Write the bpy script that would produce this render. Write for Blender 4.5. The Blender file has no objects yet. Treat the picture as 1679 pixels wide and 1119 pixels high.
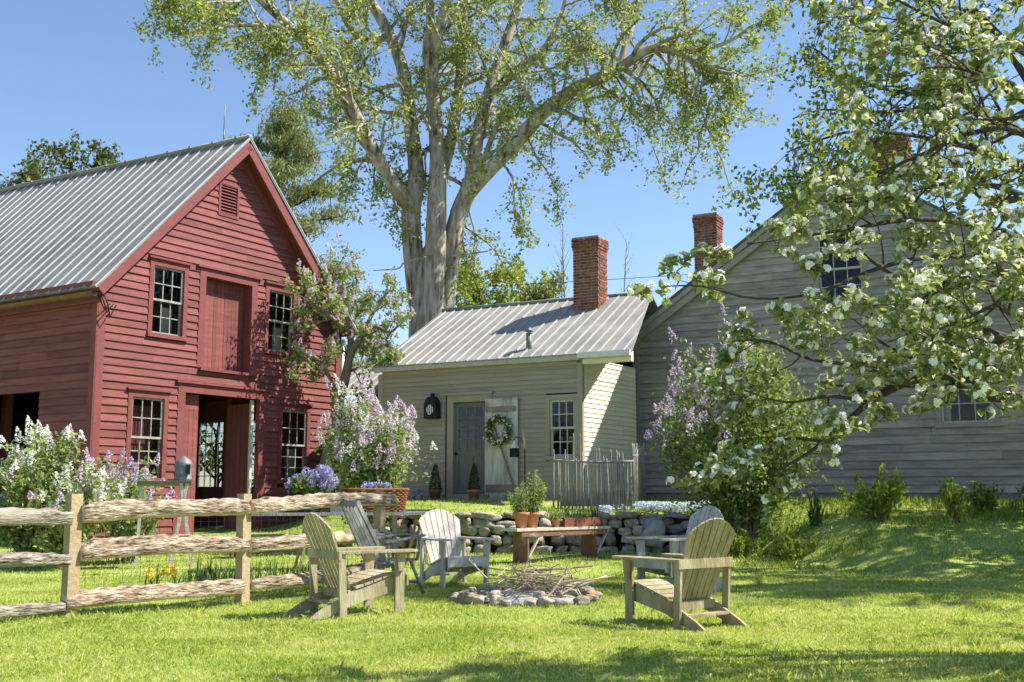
import bpy, math, random
import numpy as np
from mathutils import Vector, Matrix

# ------------------------------------------------------------------ camera, sky, sun, exposure
scene = bpy.context.scene
COL = scene.collection
PITCH = math.atan(250.5 / 1800.0)
cd = bpy.data.cameras.new("camera")
cam = bpy.data.objects.new("camera", cd)
COL.objects.link(cam)
cam.location = (0, 0, 1.2)
cam.rotation_euler = (math.pi / 2 + PITCH, 0, 0)
cd.sensor_width = 36.0
cd.lens = 36.0 * 1800.0 / 1679.0
cd.clip_start = 0.05
cd.clip_end = 3000
scene.camera = cam

SUN_AZ = math.radians(3.0)      # from +X towards +Y
SUN_EL = math.radians(50.0)
world = bpy.data.worlds.new("World")
scene.world = world
world.use_nodes = True
wn = world.node_tree
sky = wn.nodes.new('ShaderNodeTexSky')
sky.sky_type = 'NISHITA'
sky.sun_disc = False
sky.sun_elevation = SUN_EL
sky.sun_rotation = math.pi / 2 - SUN_AZ
sky.altitude = 1200
sky.air_density = 1.0
sky.dust_density = 0.25
sky.ozone_density = 2.2
bg = wn.nodes['Background']
wn.links.new(sky.outputs[0], bg.inputs['Color'])
bg.inputs['Strength'].default_value = 0.1
ld = bpy.data.lights.new("sun", 'SUN')
ld.energy = 4.9
ld.angle = math.radians(0.5)
ld.color = (1.0, 0.94, 0.83)
sun = bpy.data.objects.new("sun", ld)
COL.objects.link(sun)
SD = Vector((math.cos(SUN_AZ) * math.cos(SUN_EL), math.sin(SUN_AZ) * math.cos(SUN_EL), math.sin(SUN_EL)))
sun.location = SD * 60
sun.rotation_euler = SD.to_track_quat('Z', 'Y').to_euler()
scene.view_settings.view_transform = 'Standard'
scene.view_settings.look = 'None'
scene.view_settings.exposure = 1.12
scene.view_settings.gamma = 1.0
scene.cycles.max_bounces = 6
scene.cycles.transparent_max_bounces = 8

# ------------------------------------------------------------------ helpers
rnd = random.Random(7)
OFF = {}
Z = Vector((0, 0, 1))


def V(*a):
    return Vector(a)


def lerp(a, b, t):
    return a + (b - a) * t


def sstep(t):
    t = max(0.0, min(1.0, t))
    return t * t * (3 - 2 * t)


class MB:
    def __init__(s):
        s.v = []; s.f = []; s.mi = []; s.sm = []

    def add(s, vs, fs, mi=0, smooth=False):
        b = len(s.v)
        s.v += [tuple(p) for p in vs]
        for f in fs:
            s.f.append(tuple(b + i for i in f)); s.mi.append(mi); s.sm.append(smooth)

    def hexa(s, p, mi=0):
        s.add(p, [(0, 3, 2, 1), (4, 5, 6, 7), (0, 1, 5, 4), (1, 2, 6, 5), (2, 3, 7, 6), (3, 0, 4, 7)], mi)

    def fbox(s, o, ax, ay, az, x, y, z, mi=0):
        P = lambda i, j, k: o + ax * x[i] + ay * y[j] + az * z[k]
        s.hexa([P(0, 0, 0), P(1, 0, 0), P(1, 1, 0), P(0, 1, 0), P(0, 0, 1), P(1, 0, 1), P(1, 1, 1), P(0, 1, 1)], mi)

    def box(s, c, d, R=None, mi=0):
        c = Vector(c)
        R = R or Matrix.Identity(3)
        s.fbox(c, R @ V(1, 0, 0), R @ V(0, 1, 0), R @ V(0, 0, 1), (-d[0] / 2, d[0] / 2), (-d[1] / 2, d[1] / 2), (-d[2] / 2, d[2] / 2), mi)

    def beam(s, a, b, w, h, up=Z, mi=0):
        a = Vector(a); b = Vector(b)
        d = (b - a); L = d.length; d.normalize()
        x = d.cross(up)
        if x.length < 1e-4: x = d.cross(V(1, 0, 0))
        x.normalize(); u = x.cross(d)
        s.fbox(a, d, x, u, (0, L), (-w / 2, w / 2), (-h / 2, h / 2), mi)

    def tube(s, pts, rad, n=6, mi=0, smooth=True, cap=True, wob=0.0):
        pts = [Vector(p) for p in pts]
        if not hasattr(rad, '__len__'): rad = [rad] * len(pts)
        vs = []; up = V(.31, .17, .93)
        for i, p in enumerate(pts):
            d = (pts[min(i + 1, len(pts) - 1)] - pts[max(i - 1, 0)])
            if d.length < 1e-9: d = V(0, 0, 1)
            d.normalize()
            x = d.cross(up)
            if x.length < .05: x = d.cross(V(1, 0, 0))
            x.normalize(); y = d.cross(x)
            for k in range(n):
                a = 2 * math.pi * k / n
                r = rad[i] * (1 + (rnd.uniform(-wob, wob) if wob else 0))
                vs.append(p + x * (r * math.cos(a)) + y * (r * math.sin(a)))
        fs = []
        for i in range(len(pts) - 1):
            for k in range(n):
                k2 = (k + 1) % n
                fs.append((i * n + k, i * n + k2, (i + 1) * n + k2, (i + 1) * n + k))
        if cap:
            fs.append(tuple(range(n - 1, -1, -1)))
            fs.append(tuple((len(pts) - 1) * n + k for k in range(n)))
        s.add(vs, fs, mi, smooth)

    def lathe(s, c, prof, n=16, mi=0, smooth=True):
        c = Vector(c); vs = []; fs = []
        for r, z in prof:
            for k in range(n):
                a = 2 * math.pi * k / n
                vs.append(c + V(r * math.cos(a), r * math.sin(a), z))
        for i in range(len(prof) - 1):
            for k in range(n):
                k2 = (k + 1) % n
                fs.append((i * n + k, i * n + k2, (i + 1) * n + k2, (i + 1) * n + k))
        fs.append(tuple(range(n - 1, -1, -1)))
        fs.append(tuple((len(prof) - 1) * n + k for k in range(n)))
        s.add(vs, fs, mi, smooth)

    def rock(s, c, size, rot=None, mi=0, rough=.16, smooth=True):
        c = Vector(c); R = rot or Matrix.Rotation(rnd.uniform(0, 6.28), 3, 'Z')
        ph = [V(rnd.gauss(0, 1), rnd.gauss(0, 1), rnd.gauss(0, 1)).normalized() for _ in range(10)]
        am = [1 - rnd.uniform(.35, 1.5) * rough for _ in ph]
        vs = []
        for u in ICO_V:
            k = 1.0
            for p, a in zip(ph, am):
                d = u.dot(p)
                if d * k > a: k = a / d
            k *= 1 + rnd.uniform(-.03, .03)
            # squarish
            m = max(abs(u.x), abs(u.y), abs(u.z))
            k *= lerp(1, .78 / m, .45)
            vs.append(c + R @ V(u.x * k * size[0] / 2, u.y * k * size[1] / 2, u.z * k * size[2] / 2))
        s.add(vs, ICO_F, mi, smooth)

    def build(s, name, mats, parent=None, smooth=None):
        me = bpy.data.meshes.new(name)
        off = OFF.get(parent.name, V(0, 0, 0)) if parent else V(0, 0, 0)
        me.from_pydata([(p[0] - off.x, p[1] - off.y, p[2] - off.z) for p in s.v], [], s.f)
        if not isinstance(mats, (list, tuple)): mats = [mats]
        for m in mats: me.materials.append(m)
        me.polygons.foreach_set('material_index', s.mi)
        me.polygons.foreach_set('use_smooth', s.sm)
        me.update()
        o = bpy.data.objects.new(name, me)
        COL.objects.link(o)
        if parent:
            o.parent = parent
            OFF[o.name] = off
        return o


def make_ico():
    t = (1 + 5 ** .5) / 2
    v = [V(*p).normalized() for p in [(-1, t, 0), (1, t, 0), (-1, -t, 0), (1, -t, 0), (0, -1, t), (0, 1, t), (0, -1, -t), (0, 1, -t), (t, 0, -1), (t, 0, 1), (-t, 0, -1), (-t, 0, 1)]]
    f = [(0, 11, 5), (0, 5, 1), (0, 1, 7), (0, 7, 10), (0, 10, 11), (1, 5, 9), (5, 11, 4), (11, 10, 2), (10, 7, 6), (7, 1, 8), (3, 9, 4), (3, 4, 2), (3, 2, 6), (3, 6, 8), (3, 8, 9), (4, 9, 5), (2, 4, 11), (6, 2, 10), (8, 6, 7), (9, 8, 1)]
    for _ in range(2):
        c = {}; nf = []

        def mid(a, b):
            k = (min(a, b), max(a, b))
            if k not in c:
                c[k] = len(v); v.append(((v[a] + v[b]) / 2).normalized())
            return c[k]
        for a, b, d in f:
            x, y, z = mid(a, b), mid(b, d), mid(d, a)
            nf += [(a, x, z), (b, y, x), (d, z, y), (x, y, z)]
        f = nf
    return v, f


ICO_V, ICO_F = make_ico()


def empty(name, loc, label, cat, group=None):
    o = bpy.data.objects.new(name, None)
    COL.objects.link(o)
    o.location = loc
    o.empty_display_size = .2
    OFF[o.name] = Vector(loc)
    return tag(o, label, cat, group)


def tag(o, label, cat, group=None):
    o['label'] = label; o['category'] = cat
    if group: o['group'] = group
    return o


def fast_mesh(name, verts, fsize, mats, parent=None, mi=None, smooth=False):
    """verts (N*k,3) numpy, every face uses k consecutive verts given by fsize, or faces given as index array"""
    me = bpy.data.meshes.new(name)
    if isinstance(fsize, np.ndarray):
        idx = fsize; k = idx.shape[1]; nf = idx.shape[0]
    else:
        k = fsize; nf = len(verts) // k; idx = np.arange(nf * k).reshape(nf, k)
    off = OFF.get(parent.name, V(0, 0, 0)) if parent else V(0, 0, 0)
    vv = np.asarray(verts, dtype=np.float32) - np.array(off, dtype=np.float32)
    me.vertices.add(len(vv)); me.vertices.foreach_set('co', vv.ravel())
    me.loops.add(nf * k); me.loops.foreach_set('vertex_index', idx.astype(np.int32).ravel())
    me.polygons.add(nf)
    me.polygons.foreach_set('loop_start', np.arange(0, nf * k, k, dtype=np.int32))
    try:
        me.polygons.foreach_set('loop_total', np.full(nf, k, dtype=np.int32))
    except Exception:
        pass
    if not isinstance(mats, (list, tuple)): mats = [mats]
    for m in mats: me.materials.append(m)
    if mi is not None: me.polygons.foreach_set('material_index', np.asarray(mi, dtype=np.int32))
    me.polygons.foreach_set('use_smooth', np.full(nf, smooth))
    me.update(calc_edges=True)
    o = bpy.data.objects.new(name, me)
    COL.objects.link(o)
    if parent:
        o.parent = parent; OFF[o.name] = off
    return o


# ------------------------------------------------------------------ materials
def M(name, cols, scale=4.0, stretch=(1, 1, 1), rough=.8, bump=0.0, bscale=None, bstretch=None, island=0.0,
      metal=0.0, spec=.3, detail=6, pos=None, grime=None, rotz=None):
    m = bpy.data.materials.new(name); m.use_nodes = True
    nt = m.node_tree; L = nt.links; N = nt.nodes
    b = N['Principled BSDF']
    b.inputs['Roughness'].default_value = rough
    b.inputs['Metallic'].default_value = metal
    b.inputs['Specular IOR Level'].default_value = spec
    tc = N.new('ShaderNodeTexCoord')
    mp = N.new('ShaderNodeMapping'); mp.inputs['Scale'].default_value = stretch
    if rotz is not None:
        mp.vector_type = 'TEXTURE'; mp.inputs['Rotation'].default_value = (0, 0, rotz); mp.inputs['Scale'].default_value = [1 / q for q in stretch]
    L.new(tc.outputs['Object'], mp.inputs['Vector'])
    nz = N.new('ShaderNodeTexNoise'); nz.inputs['Scale'].default_value = scale; nz.inputs['Detail'].default_value = detail
    nz.inputs['Roughness'].default_value = .65
    L.new(mp.outputs[0], nz.inputs['Vector'])
    rp = N.new('ShaderNodeValToRGB')
    n = len(cols)
    els = rp.color_ramp.elements
    while len(els) < n: els.new(.5)
    for i, c in enumerate(cols):
        els[i].position = pos[i] if pos else .3 + .4 * i / max(1, n - 1)
        els[i].color = (c[0], c[1], c[2], 1)
    L.new(nz.outputs['Fac'], rp.inputs['Fac'])
    out = rp.outputs['Color']
    if grime:
        g2 = N.new('ShaderNodeTexNoise'); g2.inputs['Scale'].default_value = grime[1]; g2.inputs['Detail'].default_value = 8
        L.new(tc.outputs['Object'], g2.inputs['Vector'])
        r2 = N.new('ShaderNodeValToRGB'); r2.color_ramp.elements[0].position = grime[2]; r2.color_ramp.elements[1].position = grime[2] + .08
        L.new(g2.outputs['Fac'], r2.inputs['Fac'])
        mx = N.new('ShaderNodeMixRGB'); mx.inputs['Color2'].default_value = (*grime[0], 1)
        L.new(r2.outputs['Color'], mx.inputs['Fac']); L.new(out, mx.inputs['Color1'])
        out = mx.outputs['Color']
    if island:
        ge = N.new('ShaderNodeNewGeometry')
        mr = N.new('ShaderNodeMapRange'); mr.inputs['To Min'].default_value = 1 - island; mr.inputs['To Max'].default_value = 1 + island
        L.new(ge.outputs['Random Per Island'], mr.inputs['Value'])
        hs = N.new('ShaderNodeHueSaturation')
        L.new(mr.outputs[0], hs.inputs['Value']); L.new(out, hs.inputs['Color'])
        out = hs.outputs['Color']
    L.new(out, b.inputs['Base Color'])
    if bump:
        mp2 = N.new('ShaderNodeMapping'); mp2.inputs['Scale'].default_value = bstretch or stretch
        if rotz is not None:
            mp2.vector_type = 'TEXTURE'; mp2.inputs['Rotation'].default_value = (0, 0, rotz); mp2.inputs['Scale'].default_value = [1 / q for q in (bstretch or stretch)]
        L.new(tc.outputs['Object'], mp2.inputs['Vector'])
        n2 = N.new('ShaderNodeTexNoise'); n2.inputs['Scale'].default_value = bscale or scale * 4; n2.inputs['Detail'].default_value = 8
        L.new(mp2.outputs[0], n2.inputs['Vector'])
        bp = N.new('ShaderNodeBump'); bp.inputs['Strength'].default_value = bump; bp.inputs['Distance'].default_value = .05
        L.new(n2.outputs['Fac'], bp.inputs['Height']); L.new(bp.outputs[0], b.inputs['Normal'])
    return m


def leafmat(name, cols, trans=.38, rough=.5, spec=.25, clump=.35):
    """thin leaf: diffuse + light let through, colour varies leaf by leaf and in broad clumps"""
    m = bpy.data.materials.new(name); m.use_nodes = True
    nt = m.node_tree; L = nt.links; N = nt.nodes
    b = N['Principled BSDF']; b.inputs['Roughness'].default_value = rough; b.inputs['Specular IOR Level'].default_value = spec
    ge = N.new('ShaderNodeNewGeometry')
    tc = N.new('ShaderNodeTexCoord')
    nz = N.new('ShaderNodeTexNoise'); nz.inputs['Scale'].default_value = .9
    L.new(tc.outputs['Object'], nz.inputs['Vector'])
    ma = N.new('ShaderNodeMath'); ma.operation = 'MULTIPLY_ADD'; ma.inputs[1].default_value = clump * 2; ma.inputs[2].default_value = -clump
    L.new(nz.outputs['Fac'], ma.inputs[0])
    ad = N.new('ShaderNodeMath'); ad.operation = 'ADD'
    L.new(ge.outputs['Random Per Island'], ad.inputs[0]); L.new(ma.outputs[0], ad.inputs[1])
    rp = N.new('ShaderNodeValToRGB'); els = rp.color_ramp.elements
    n = len(cols)
    while len(els) < n: els.new(.5)
    for i, c in enumerate(cols):
        els[i].position = i / max(1, n - 1); els[i].color = (*c, 1)
    L.new(ad.outputs[0], rp.inputs['Fac'])
    L.new(rp.outputs['Color'], b.inputs['Base Color'])
    tr = N.new('ShaderNodeBsdfTranslucent')
    hs = N.new('ShaderNodeHueSaturation'); hs.inputs['Value'].default_value = 1.25; hs.inputs['Saturation'].default_value = 1.1
    hs.inputs['Hue'].default_value = .485
    L.new(rp.outputs['Color'], hs.inputs['Color']); L.new(hs.outputs[0], tr.inputs['Color'])
    mx = N.new('ShaderNodeMixShader'); mx.inputs[0].default_value = trans
    L.new(b.outputs[0], mx.inputs[1]); L.new(tr.outputs[0], mx.inputs[2])
    L.new(mx.outputs[0], N['Material Output'].inputs['Surface'])
    return m


def glassmat(name, tint=(.9, .95, .95)):
    m = bpy.data.materials.new(name); m.use_nodes = True
    nt = m.node_tree; L = nt.links; N = nt.nodes
    N.remove(N['Principled BSDF'])
    t = N.new('ShaderNodeBsdfTransparent'); t.inputs['Color'].default_value = (*tint, 1)
    g = N.new('ShaderNodeBsdfGlossy'); g.inputs['Roughness'].default_value = .03; g.inputs['Color'].default_value = (.9, .95, 1, 1)
    tc = N.new('ShaderNodeTexCoord'); nz = N.new('ShaderNodeTexNoise'); nz.inputs['Scale'].default_value = 5
    L.new(tc.outputs['Object'], nz.inputs['Vector'])
    bp = N.new('ShaderNodeBump'); bp.inputs['Strength'].default_value = .12; bp.inputs['Distance'].default_value = .05
    L.new(nz.outputs['Fac'], bp.inputs['Height']); L.new(bp.outputs[0], g.inputs['Normal'])
    fr = N.new('ShaderNodeFresnel'); fr.inputs['IOR'].default_value = 1.55
    ma = N.new('ShaderNodeMath'); ma.operation = 'MULTIPLY_ADD'; ma.inputs[1].default_value = .55; ma.inputs[2].default_value = .0
    L.new(fr.outputs[0], ma.inputs[0])
    mx = N.new('ShaderNodeMixShader'); L.new(ma.outputs[0], mx.inputs[0])
    L.new(t.outputs[0], mx.inputs[1]); L.new(g.outputs[0], mx.inputs[2])
    L.new(mx.outputs[0], N['Material Output'].inputs['Surface'])
    return m


m_red = M("red_paint", [(.145, .041, .039), (.19, .058, .055), (.23, .078, .074)], 1.3, (1, 1, 9), .75, .25, 9, (1, 1, 14), island=.2, grime=((.1, .035, .03), 2.6, .66))
m_redtrim = M("red_trim_paint", [(.16, .043, .044), (.21, .06, .061)], 3, (1, 1, 1), .7, .15, 20, island=.06)
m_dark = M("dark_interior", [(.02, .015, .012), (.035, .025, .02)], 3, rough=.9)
m_barnmetal = M("weathered_roof_metal", [(.15, .15, .155), (.22, .22, .222), (.28, .28, .277)], .8, (1, 1, 1), .55, .12, 6, island=.07, metal=.12, grime=((.15, .14, .13), 1.7, .63))
m_ellmetal = M("ribbed_roof_metal", [(.2, .195, .185), (.27, .265, .25), (.34, .33, .315)], 1.2, (1, 1, 1), .55, .1, 6, island=.07, metal=.1, grime=((.3, .27, .22), .7, .58))
m_rib = M("roof_rib_metal", [(.36, .36, .36), (.5, .5, .49)], 2, rough=.45, metal=.1)
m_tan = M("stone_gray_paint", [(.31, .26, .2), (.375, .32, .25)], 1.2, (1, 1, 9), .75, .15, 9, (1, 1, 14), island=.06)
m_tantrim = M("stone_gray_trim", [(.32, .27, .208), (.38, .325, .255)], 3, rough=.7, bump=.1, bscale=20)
m_sunlit_cream = M("sunlit_cream_wall", [(.72, .65, .47), (.83, .76, .57)], 1.2, (1, 1, 9), .75, .15, 9, (1, 1, 14), island=.04)  # pale colour stands in for sunlight on the cottage side wall
m_gray = M("weathered_gray_clapboard", [(.235, .213, .198), (.345, .315, .293), (.46, .425, .395)], 1.6, (1, 1, 7), .85, .4, 8, (1, 1, 14), island=.16, grime=((.42, .42, .41), 5.0, .69))
m_graytrim = M("weathered_gray_trim", [(.27, .243, .223), (.36, .328, .303)], 3, (1, 1, 1), .8, .3, 14, island=.08)
m_door = M("dark_gray_door_paint", [(.135, .13, .108), (.17, .163, .138)], 3, rough=.6)
m_barnsash = M("chipped_window_paint", [(.15, .14, .13), (.3, .29, .27), (.4, .39, .365)], 9, rough=.7, bump=.1)
m_white = M("chalky_white_paint", [(.6, .6, .57), (.75, .75, .72)], 6, rough=.6, bump=.1)
m_sash = M("gray_sash_paint", [(.42, .42, .38), (.52, .52, .47)], 6, rough=.6)
m_glass = glassmat("window_glass")
m_brick = M("red_brick", [(.1, .04, .03), (.21, .078, .052), (.33, .15, .1)], 9, rough=.9, bump=.4, bscale=60, island=.35)
m_mortar = M("lime_mortar", [(.36, .33, .28), (.48, .45, .4)], 20, rough=.95, bump=.3)
m_shingle = M("dark_shingle", [(.07, .07, .075), (.12, .12, .12)], 12, rough=.9, bump=.3, island=.1)
m_stone = M("fieldstone", [(.13, .115, .09), (.3, .265, .21), (.47, .425, .35)], 7, rough=.9, bump=.5, bscale=16, island=.35, grime=((.34, .22, .12), 2.2, .62))
m_darkstone = M("gray_fieldstone", [(.14, .14, .14), (.26, .26, .25), (.36, .36, .35)], 5, rough=.9, bump=.5, bscale=16, island=.25)
m_found = M("foundation_stone", [(.22, .21, .19), (.34, .33, .31)], 4, rough=.95, bump=.5, bscale=14)
RZ_ = math.atan2(1.5, 1.31)
m_bark = M("split_rail_bark", [(.045, .03, .02), (.24, .175, .12), (.4, .33, .245), (.55, .48, .38)], 6, (1, 4.5, 4.5), .9, 1.0, 8, (1, 5, 5), island=.08, detail=10, pos=[.36, .45, .55, .68], grime=((.28, .13, .065), 2.6, .64), rotz=RZ_)
m_graybark = M("gray_rail_bark", [(.04, .032, .025), (.19, .165, .13), (.32, .285, .23), (.42, .385, .32)], 6, (1, 4.5, 4.5), .9, 1.0, 8, (1, 5, 5), island=.08, detail=10, pos=[.36, .44, .55, .68], rotz=RZ_)
m_splitwood = M("split_pine", [(.42, .31, .19), (.55, .43, .28), (.64, .53, .38)], 6, rough=.8, bump=.3, bscale=30, island=.08)
m_postwood = M("pine_post", [(.3, .225, .13), (.42, .33, .21)], 6, rough=.8, bump=.25, bscale=24, island=.06)
m_wire = M("galvanised_wire", [(.12, .12, .12), (.2, .2, .2)], 6, rough=.5, metal=.6)
m_iron = M("black_iron", [(.012, .012, .013), (.03, .03, .032)], 6, rough=.5, metal=.5)
m_zinc = M("galvanised_zinc", [(.13, .135, .14), (.22, .225, .23)], 6, rough=.55, metal=.3, bump=.1)
m_elmbark = M("pale_elm_bark", [(.07, .058, .045), (.25, .215, .17), (.4, .36, .3), (.52, .48, .42)], 5, (1, 1, .16), .95, 1.0, 6, (1, 1, .14), detail=10, pos=[.36, .45, .56, .68], grime=((.28, .22, .13), .6, .58))
m_darkbark = M("dark_branch_bark", [(.04, .033, .028), (.1, .085, .072)], 9, rough=.95, bump=.6)
m_lilacbark = M("lilac_bark", [(.13, .1, .075), (.25, .2, .155)], 8, (1, 1, .4), .95, .6)
m_terra = M("terracotta", [(.36, .15, .075), (.46, .21, .115)], 7, rough=.85, bump=.15, grime=((.5, .42, .36), 5.0, .62))
m_soil = M("potting_soil", [(.03, .022, .015), (.06, .045, .03)], 30, rough=1)
m_benchwood = M("old_brown_plank", [(.15, .075, .045), (.22, .12, .075)], 5, rough=.85, bump=.3, bscale=30, grime=((.3, .24, .18), 2.5, .6))
m_bleached = M("bleached_plank", [(.4, .36, .3), (.52, .48, .42)], 5, (1, 1, 1), .85, .3, 24, island=.06)
m_wicker = M("brown_wicker", [(.17, .07, .03), (.3, .14, .06)], 30, rough=.8, bump=.5, island=.2)


def chair_wood(name, a, b, c):
    return M(name, [a, b, c], 5, (1, 1, .35), .8, .35, 30, (1, 1, .2), island=.1)


m_ch_olive = chair_wood("olive_weathered_cedar", (.2, .165, .085), (.3, .255, .15), (.42, .375, .25))
m_ch_white = chair_wood("silvered_pale_cedar", (.38, .345, .295), (.5, .46, .4), (.6, .56, .5))
m_ch_gray = chair_wood("silver_gray_cedar", (.3, .285, .255), (.4, .38, .345), (.5, .48, .44))
m_ch_dark = chair_wood("dark_gray_wood", (.13, .13, .13), (.2, .2, .2), (.28, .28, .275))

lf_elm = leafmat("elm_leaf", [(.12, .165, .035), (.25, .31, .075), (.42, .46, .16)], .47)
lf_birch = leafmat("birch_leaf", [(.08, .125, .02), (.17, .23, .04), (.28, .32, .07)], .45)
lf_lilac = leafmat("lilac_leaf", [(.08, .135, .03), (.17, .25, .06), (.32, .4, .14)], .42)
lf_lilacpale = leafmat("pale_lilac_leaf", [(.15, .21, .06), (.26, .33, .11), (.38, .44, .2)], .42)
lf_apple = leafmat("apple_leaf", [(.13, .17, .06), (.24, .29, .11), (.4, .44, .22)], .5, .42, .35)
lf_pine = leafmat("pine_needle", [(.11, .14, .055), (.2, .23, .09), (.29, .31, .13)], .3)
lf_darkleaf = leafmat("dark_olive_leaf", [(.045, .065, .015), (.085, .11, .025), (.16, .17, .05)], .3)
lf_spruce = leafmat("young_tree_leaf", [(.12, .17, .02), (.24, .3, .04), (.36, .4, .08)], .4)
lf_herb = leafmat("herb_leaf", [(.13, .18, .05), (.24, .3, .1), (.36, .41, .17)], .4)
lf_shrub = leafmat("shrub_leaf", [(.12, .19, .025), (.22, .31, .05), (.33, .4, .09)], .42)
lf_box = leafmat("clipped_dark_leaf", [(.03, .06, .015), (.06, .1, .025)], .2)
lf_iris = leafmat("iris_blade", [(.035, .075, .02), (.08, .14, .035), (.14, .2, .06)], .35)
lf_grass = leafmat("grass_blade", [(.18, .265, .045), (.36, .45, .085), (.52, .57, .16), (.64, .62, .3)], .44, .6, .2, clump=.5)
lf_white = leafmat("white_petal", [(.78, .78, .72), (.86, .86, .83)], .25, .6)
lf_purple = leafmat("mauve_petal", [(.36, .25, .48), (.54, .42, .62), (.68, .58, .74)], .3, .6)
lf_palemauve = leafmat("pale_mauve_petal", [(.5, .36, .56), (.66, .52, .66), (.78, .7, .78)], .3, .6)
lf_blue = leafmat("blue_petal", [(.2, .22, .5), (.36, .38, .66), (.5, .5, .72)], .3, .6)
lf_cover = leafmat("pale_blue_petal", [(.42, .52, .6), (.62, .7, .74), (.72, .78, .8)], .25, .6)
lf_yellow = leafmat("yellow_petal", [(.62, .5, .04), (.75, .65, .1)], .3, .6)

# ------------------------------------------------------------------ ground
WALLP = [(-2.5, 20.85), (-.8, 20.65), (.8, 20.75), (1.9, 20.9), (2.35, 20.7), (2.9, 21.1), (3.7, 20.9)]


def wall_y(x):
    if x <= WALLP[0][0]: return WALLP[0][1]
    for (a, b), (c, d) in zip(WALLP, WALLP[1:]):
        if x <= c: return lerp(b, d, (x - a) / (c - a))
    return WALLP[-1][1]


def ground_z(x, y):
    lawn = .1 * sstep((y - 14.5) / 6)
    lawn += .012 * math.sin(x * 1.7 + y * .9) + .01 * math.sin(y * 2.3 - x * .6)
    if y < 12: lawn *= sstep((y - 2) / 10) * .999 + .001
    T = 1.05
    if x < -2.5: T = lerp(1.05, .3, sstep((-2.5 - x) / 3.2)) + .45 * sstep((y - 24) / 6) * sstep((x + 9) / 4)
    ys, w = wall_y(x) + .2, .4
    if x > 3.4:
        k = sstep((x - 3.4) / 3.2); ys = lerp(ys, 14.8, k); w = lerp(w, 6.2, k)
    if x < -2.4:
        k = sstep((-2.4 - x) / 1.6); ys = lerp(ys, 18.6, k); w = lerp(w, 5.5, k)
    t = sstep((y - ys) / w)
    T2 = T - .22 * (1 - sstep((y - ys) / (w + 2.6)))
    b = .05 * math.sin(x * 1.3 + 1) * math.sin(y * 1.1) * t * .3
    return lerp(lawn, T2, t) + b


xs = sorted(set([-900, -300, -120, -60, -35, -24, -18] + [round(-15 + .3 * i, 3) for i in range(101)] + [16.5, 18, 24, 35, 60, 120, 300, 900]))
ys_ = sorted(set([-600, -200, -80, -30, -12, -5, -2, 0, 1.5] + [round(2 + .25 * i, 3) for i in range(113)] + [31, 33, 36, 42, 55, 80, 140, 300, 900]))
gv = [(x, y, ground_z(x, y)) for y in ys_ for x in xs]
nx = len(xs)
gf = [(j * nx + i, j * nx + i + 1, (j + 1) * nx + i + 1, (j + 1) * nx + i) for j in range(len(ys_) - 1) for i in range(nx - 1)]
m_lawn = M("lawn_soil_and_grass", [(.12, .185, .028), (.24, .31, .055), (.36, .42, .12)], .9, rough=.95, bump=.5, bscale=30, grime=((.17, .16, .06), 1.6, .66))
g_ = MB(); g_.add(gv, gf, 0, True)
lawn = g_.build("lawn", m_lawn); lawn['kind'] = 'structure'
# ------------------------------------------------------------------ building kit
class Fr:
    """wall frame: x along the wall, z up, d outwards"""
    def __init__(s, o, ax, n):
        s.o = Vector((o[0], o[1], 0)); s.ax = Vector((ax[0], ax[1], 0)).normalized(); s.n = Vector((n[0], n[1], 0)).normalized()

    def p(s, x, z, d=0):
        return s.o + s.ax * x + s.n * d + Z * z

    def box(s, mb, x, z, d, mi=0):
        mb.fbox(s.o, s.ax, s.n, Z, x, d, z, mi)


def clapboards(mb, fr, z0, z1, expo, xf, openings, lap=.016, back=.09, mi=0, maxlen=3.4):
    z = z0
    while z < z1 - 1e-3:
        ze = min(z + expo, z1)
        zm = (z + ze) / 2
        a0, b0 = xf(z); a1, b1 = xf(ze)
        if b0 - a0 < .05: break
        spans = [(0.0, 1.0)]
        cuts = sorted([(o[0], o[1]) for o in openings if o[2] < zm < o[3]])
        am, bm = (a0 + a1) / 2, (b0 + b1) / 2
        segs = []; cur = am
        for c, d in cuts:
            if c > cur: segs.append((cur, c))
            cur = max(cur, d)
        if cur < bm: segs.append((cur, bm))
        for sa, sb in segs:
            cutsx = [sa]
            if sb - sa > maxlen * .6:
                x = sa + rnd.uniform(.3, 1) * maxlen
                while x < sb - .4:
                    cutsx.append(x); x += rnd.uniform(.5, 1) * maxlen
            cutsx.append(sb)
            for ca, cb in zip(cutsx, cutsx[1:]):
                la0 = a0 if abs(ca - am) < 1e-6 else ca; la1 = a1 if abs(ca - am) < 1e-6 else ca
                lb0 = b0 if abs(cb - bm) < 1e-6 else cb; lb1 = b1 if abs(cb - bm) < 1e-6 else cb
                if lb1 < la1: lb1 = la1 = (la1 + lb1) / 2
                o1 = lap + rnd.uniform(-.002, .004); o2 = .001
                dz = rnd.uniform(-.004, .004)
                g = .0015
                mb.hexa([fr.p(la0 + g, z + dz, o1), fr.p(lb0 - g, z + dz + rnd.uniform(-.003, .003), o1), fr.p(lb0 - g, z, -back), fr.p(la0 + g, z, -back),
                         fr.p(la1 + g, ze + .006, o2), fr.p(lb1 - g, ze + .006, o2), fr.p(lb1 - g, ze, -back), fr.p(la1 + g, ze, -back)], mi)
        z = ze


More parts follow.
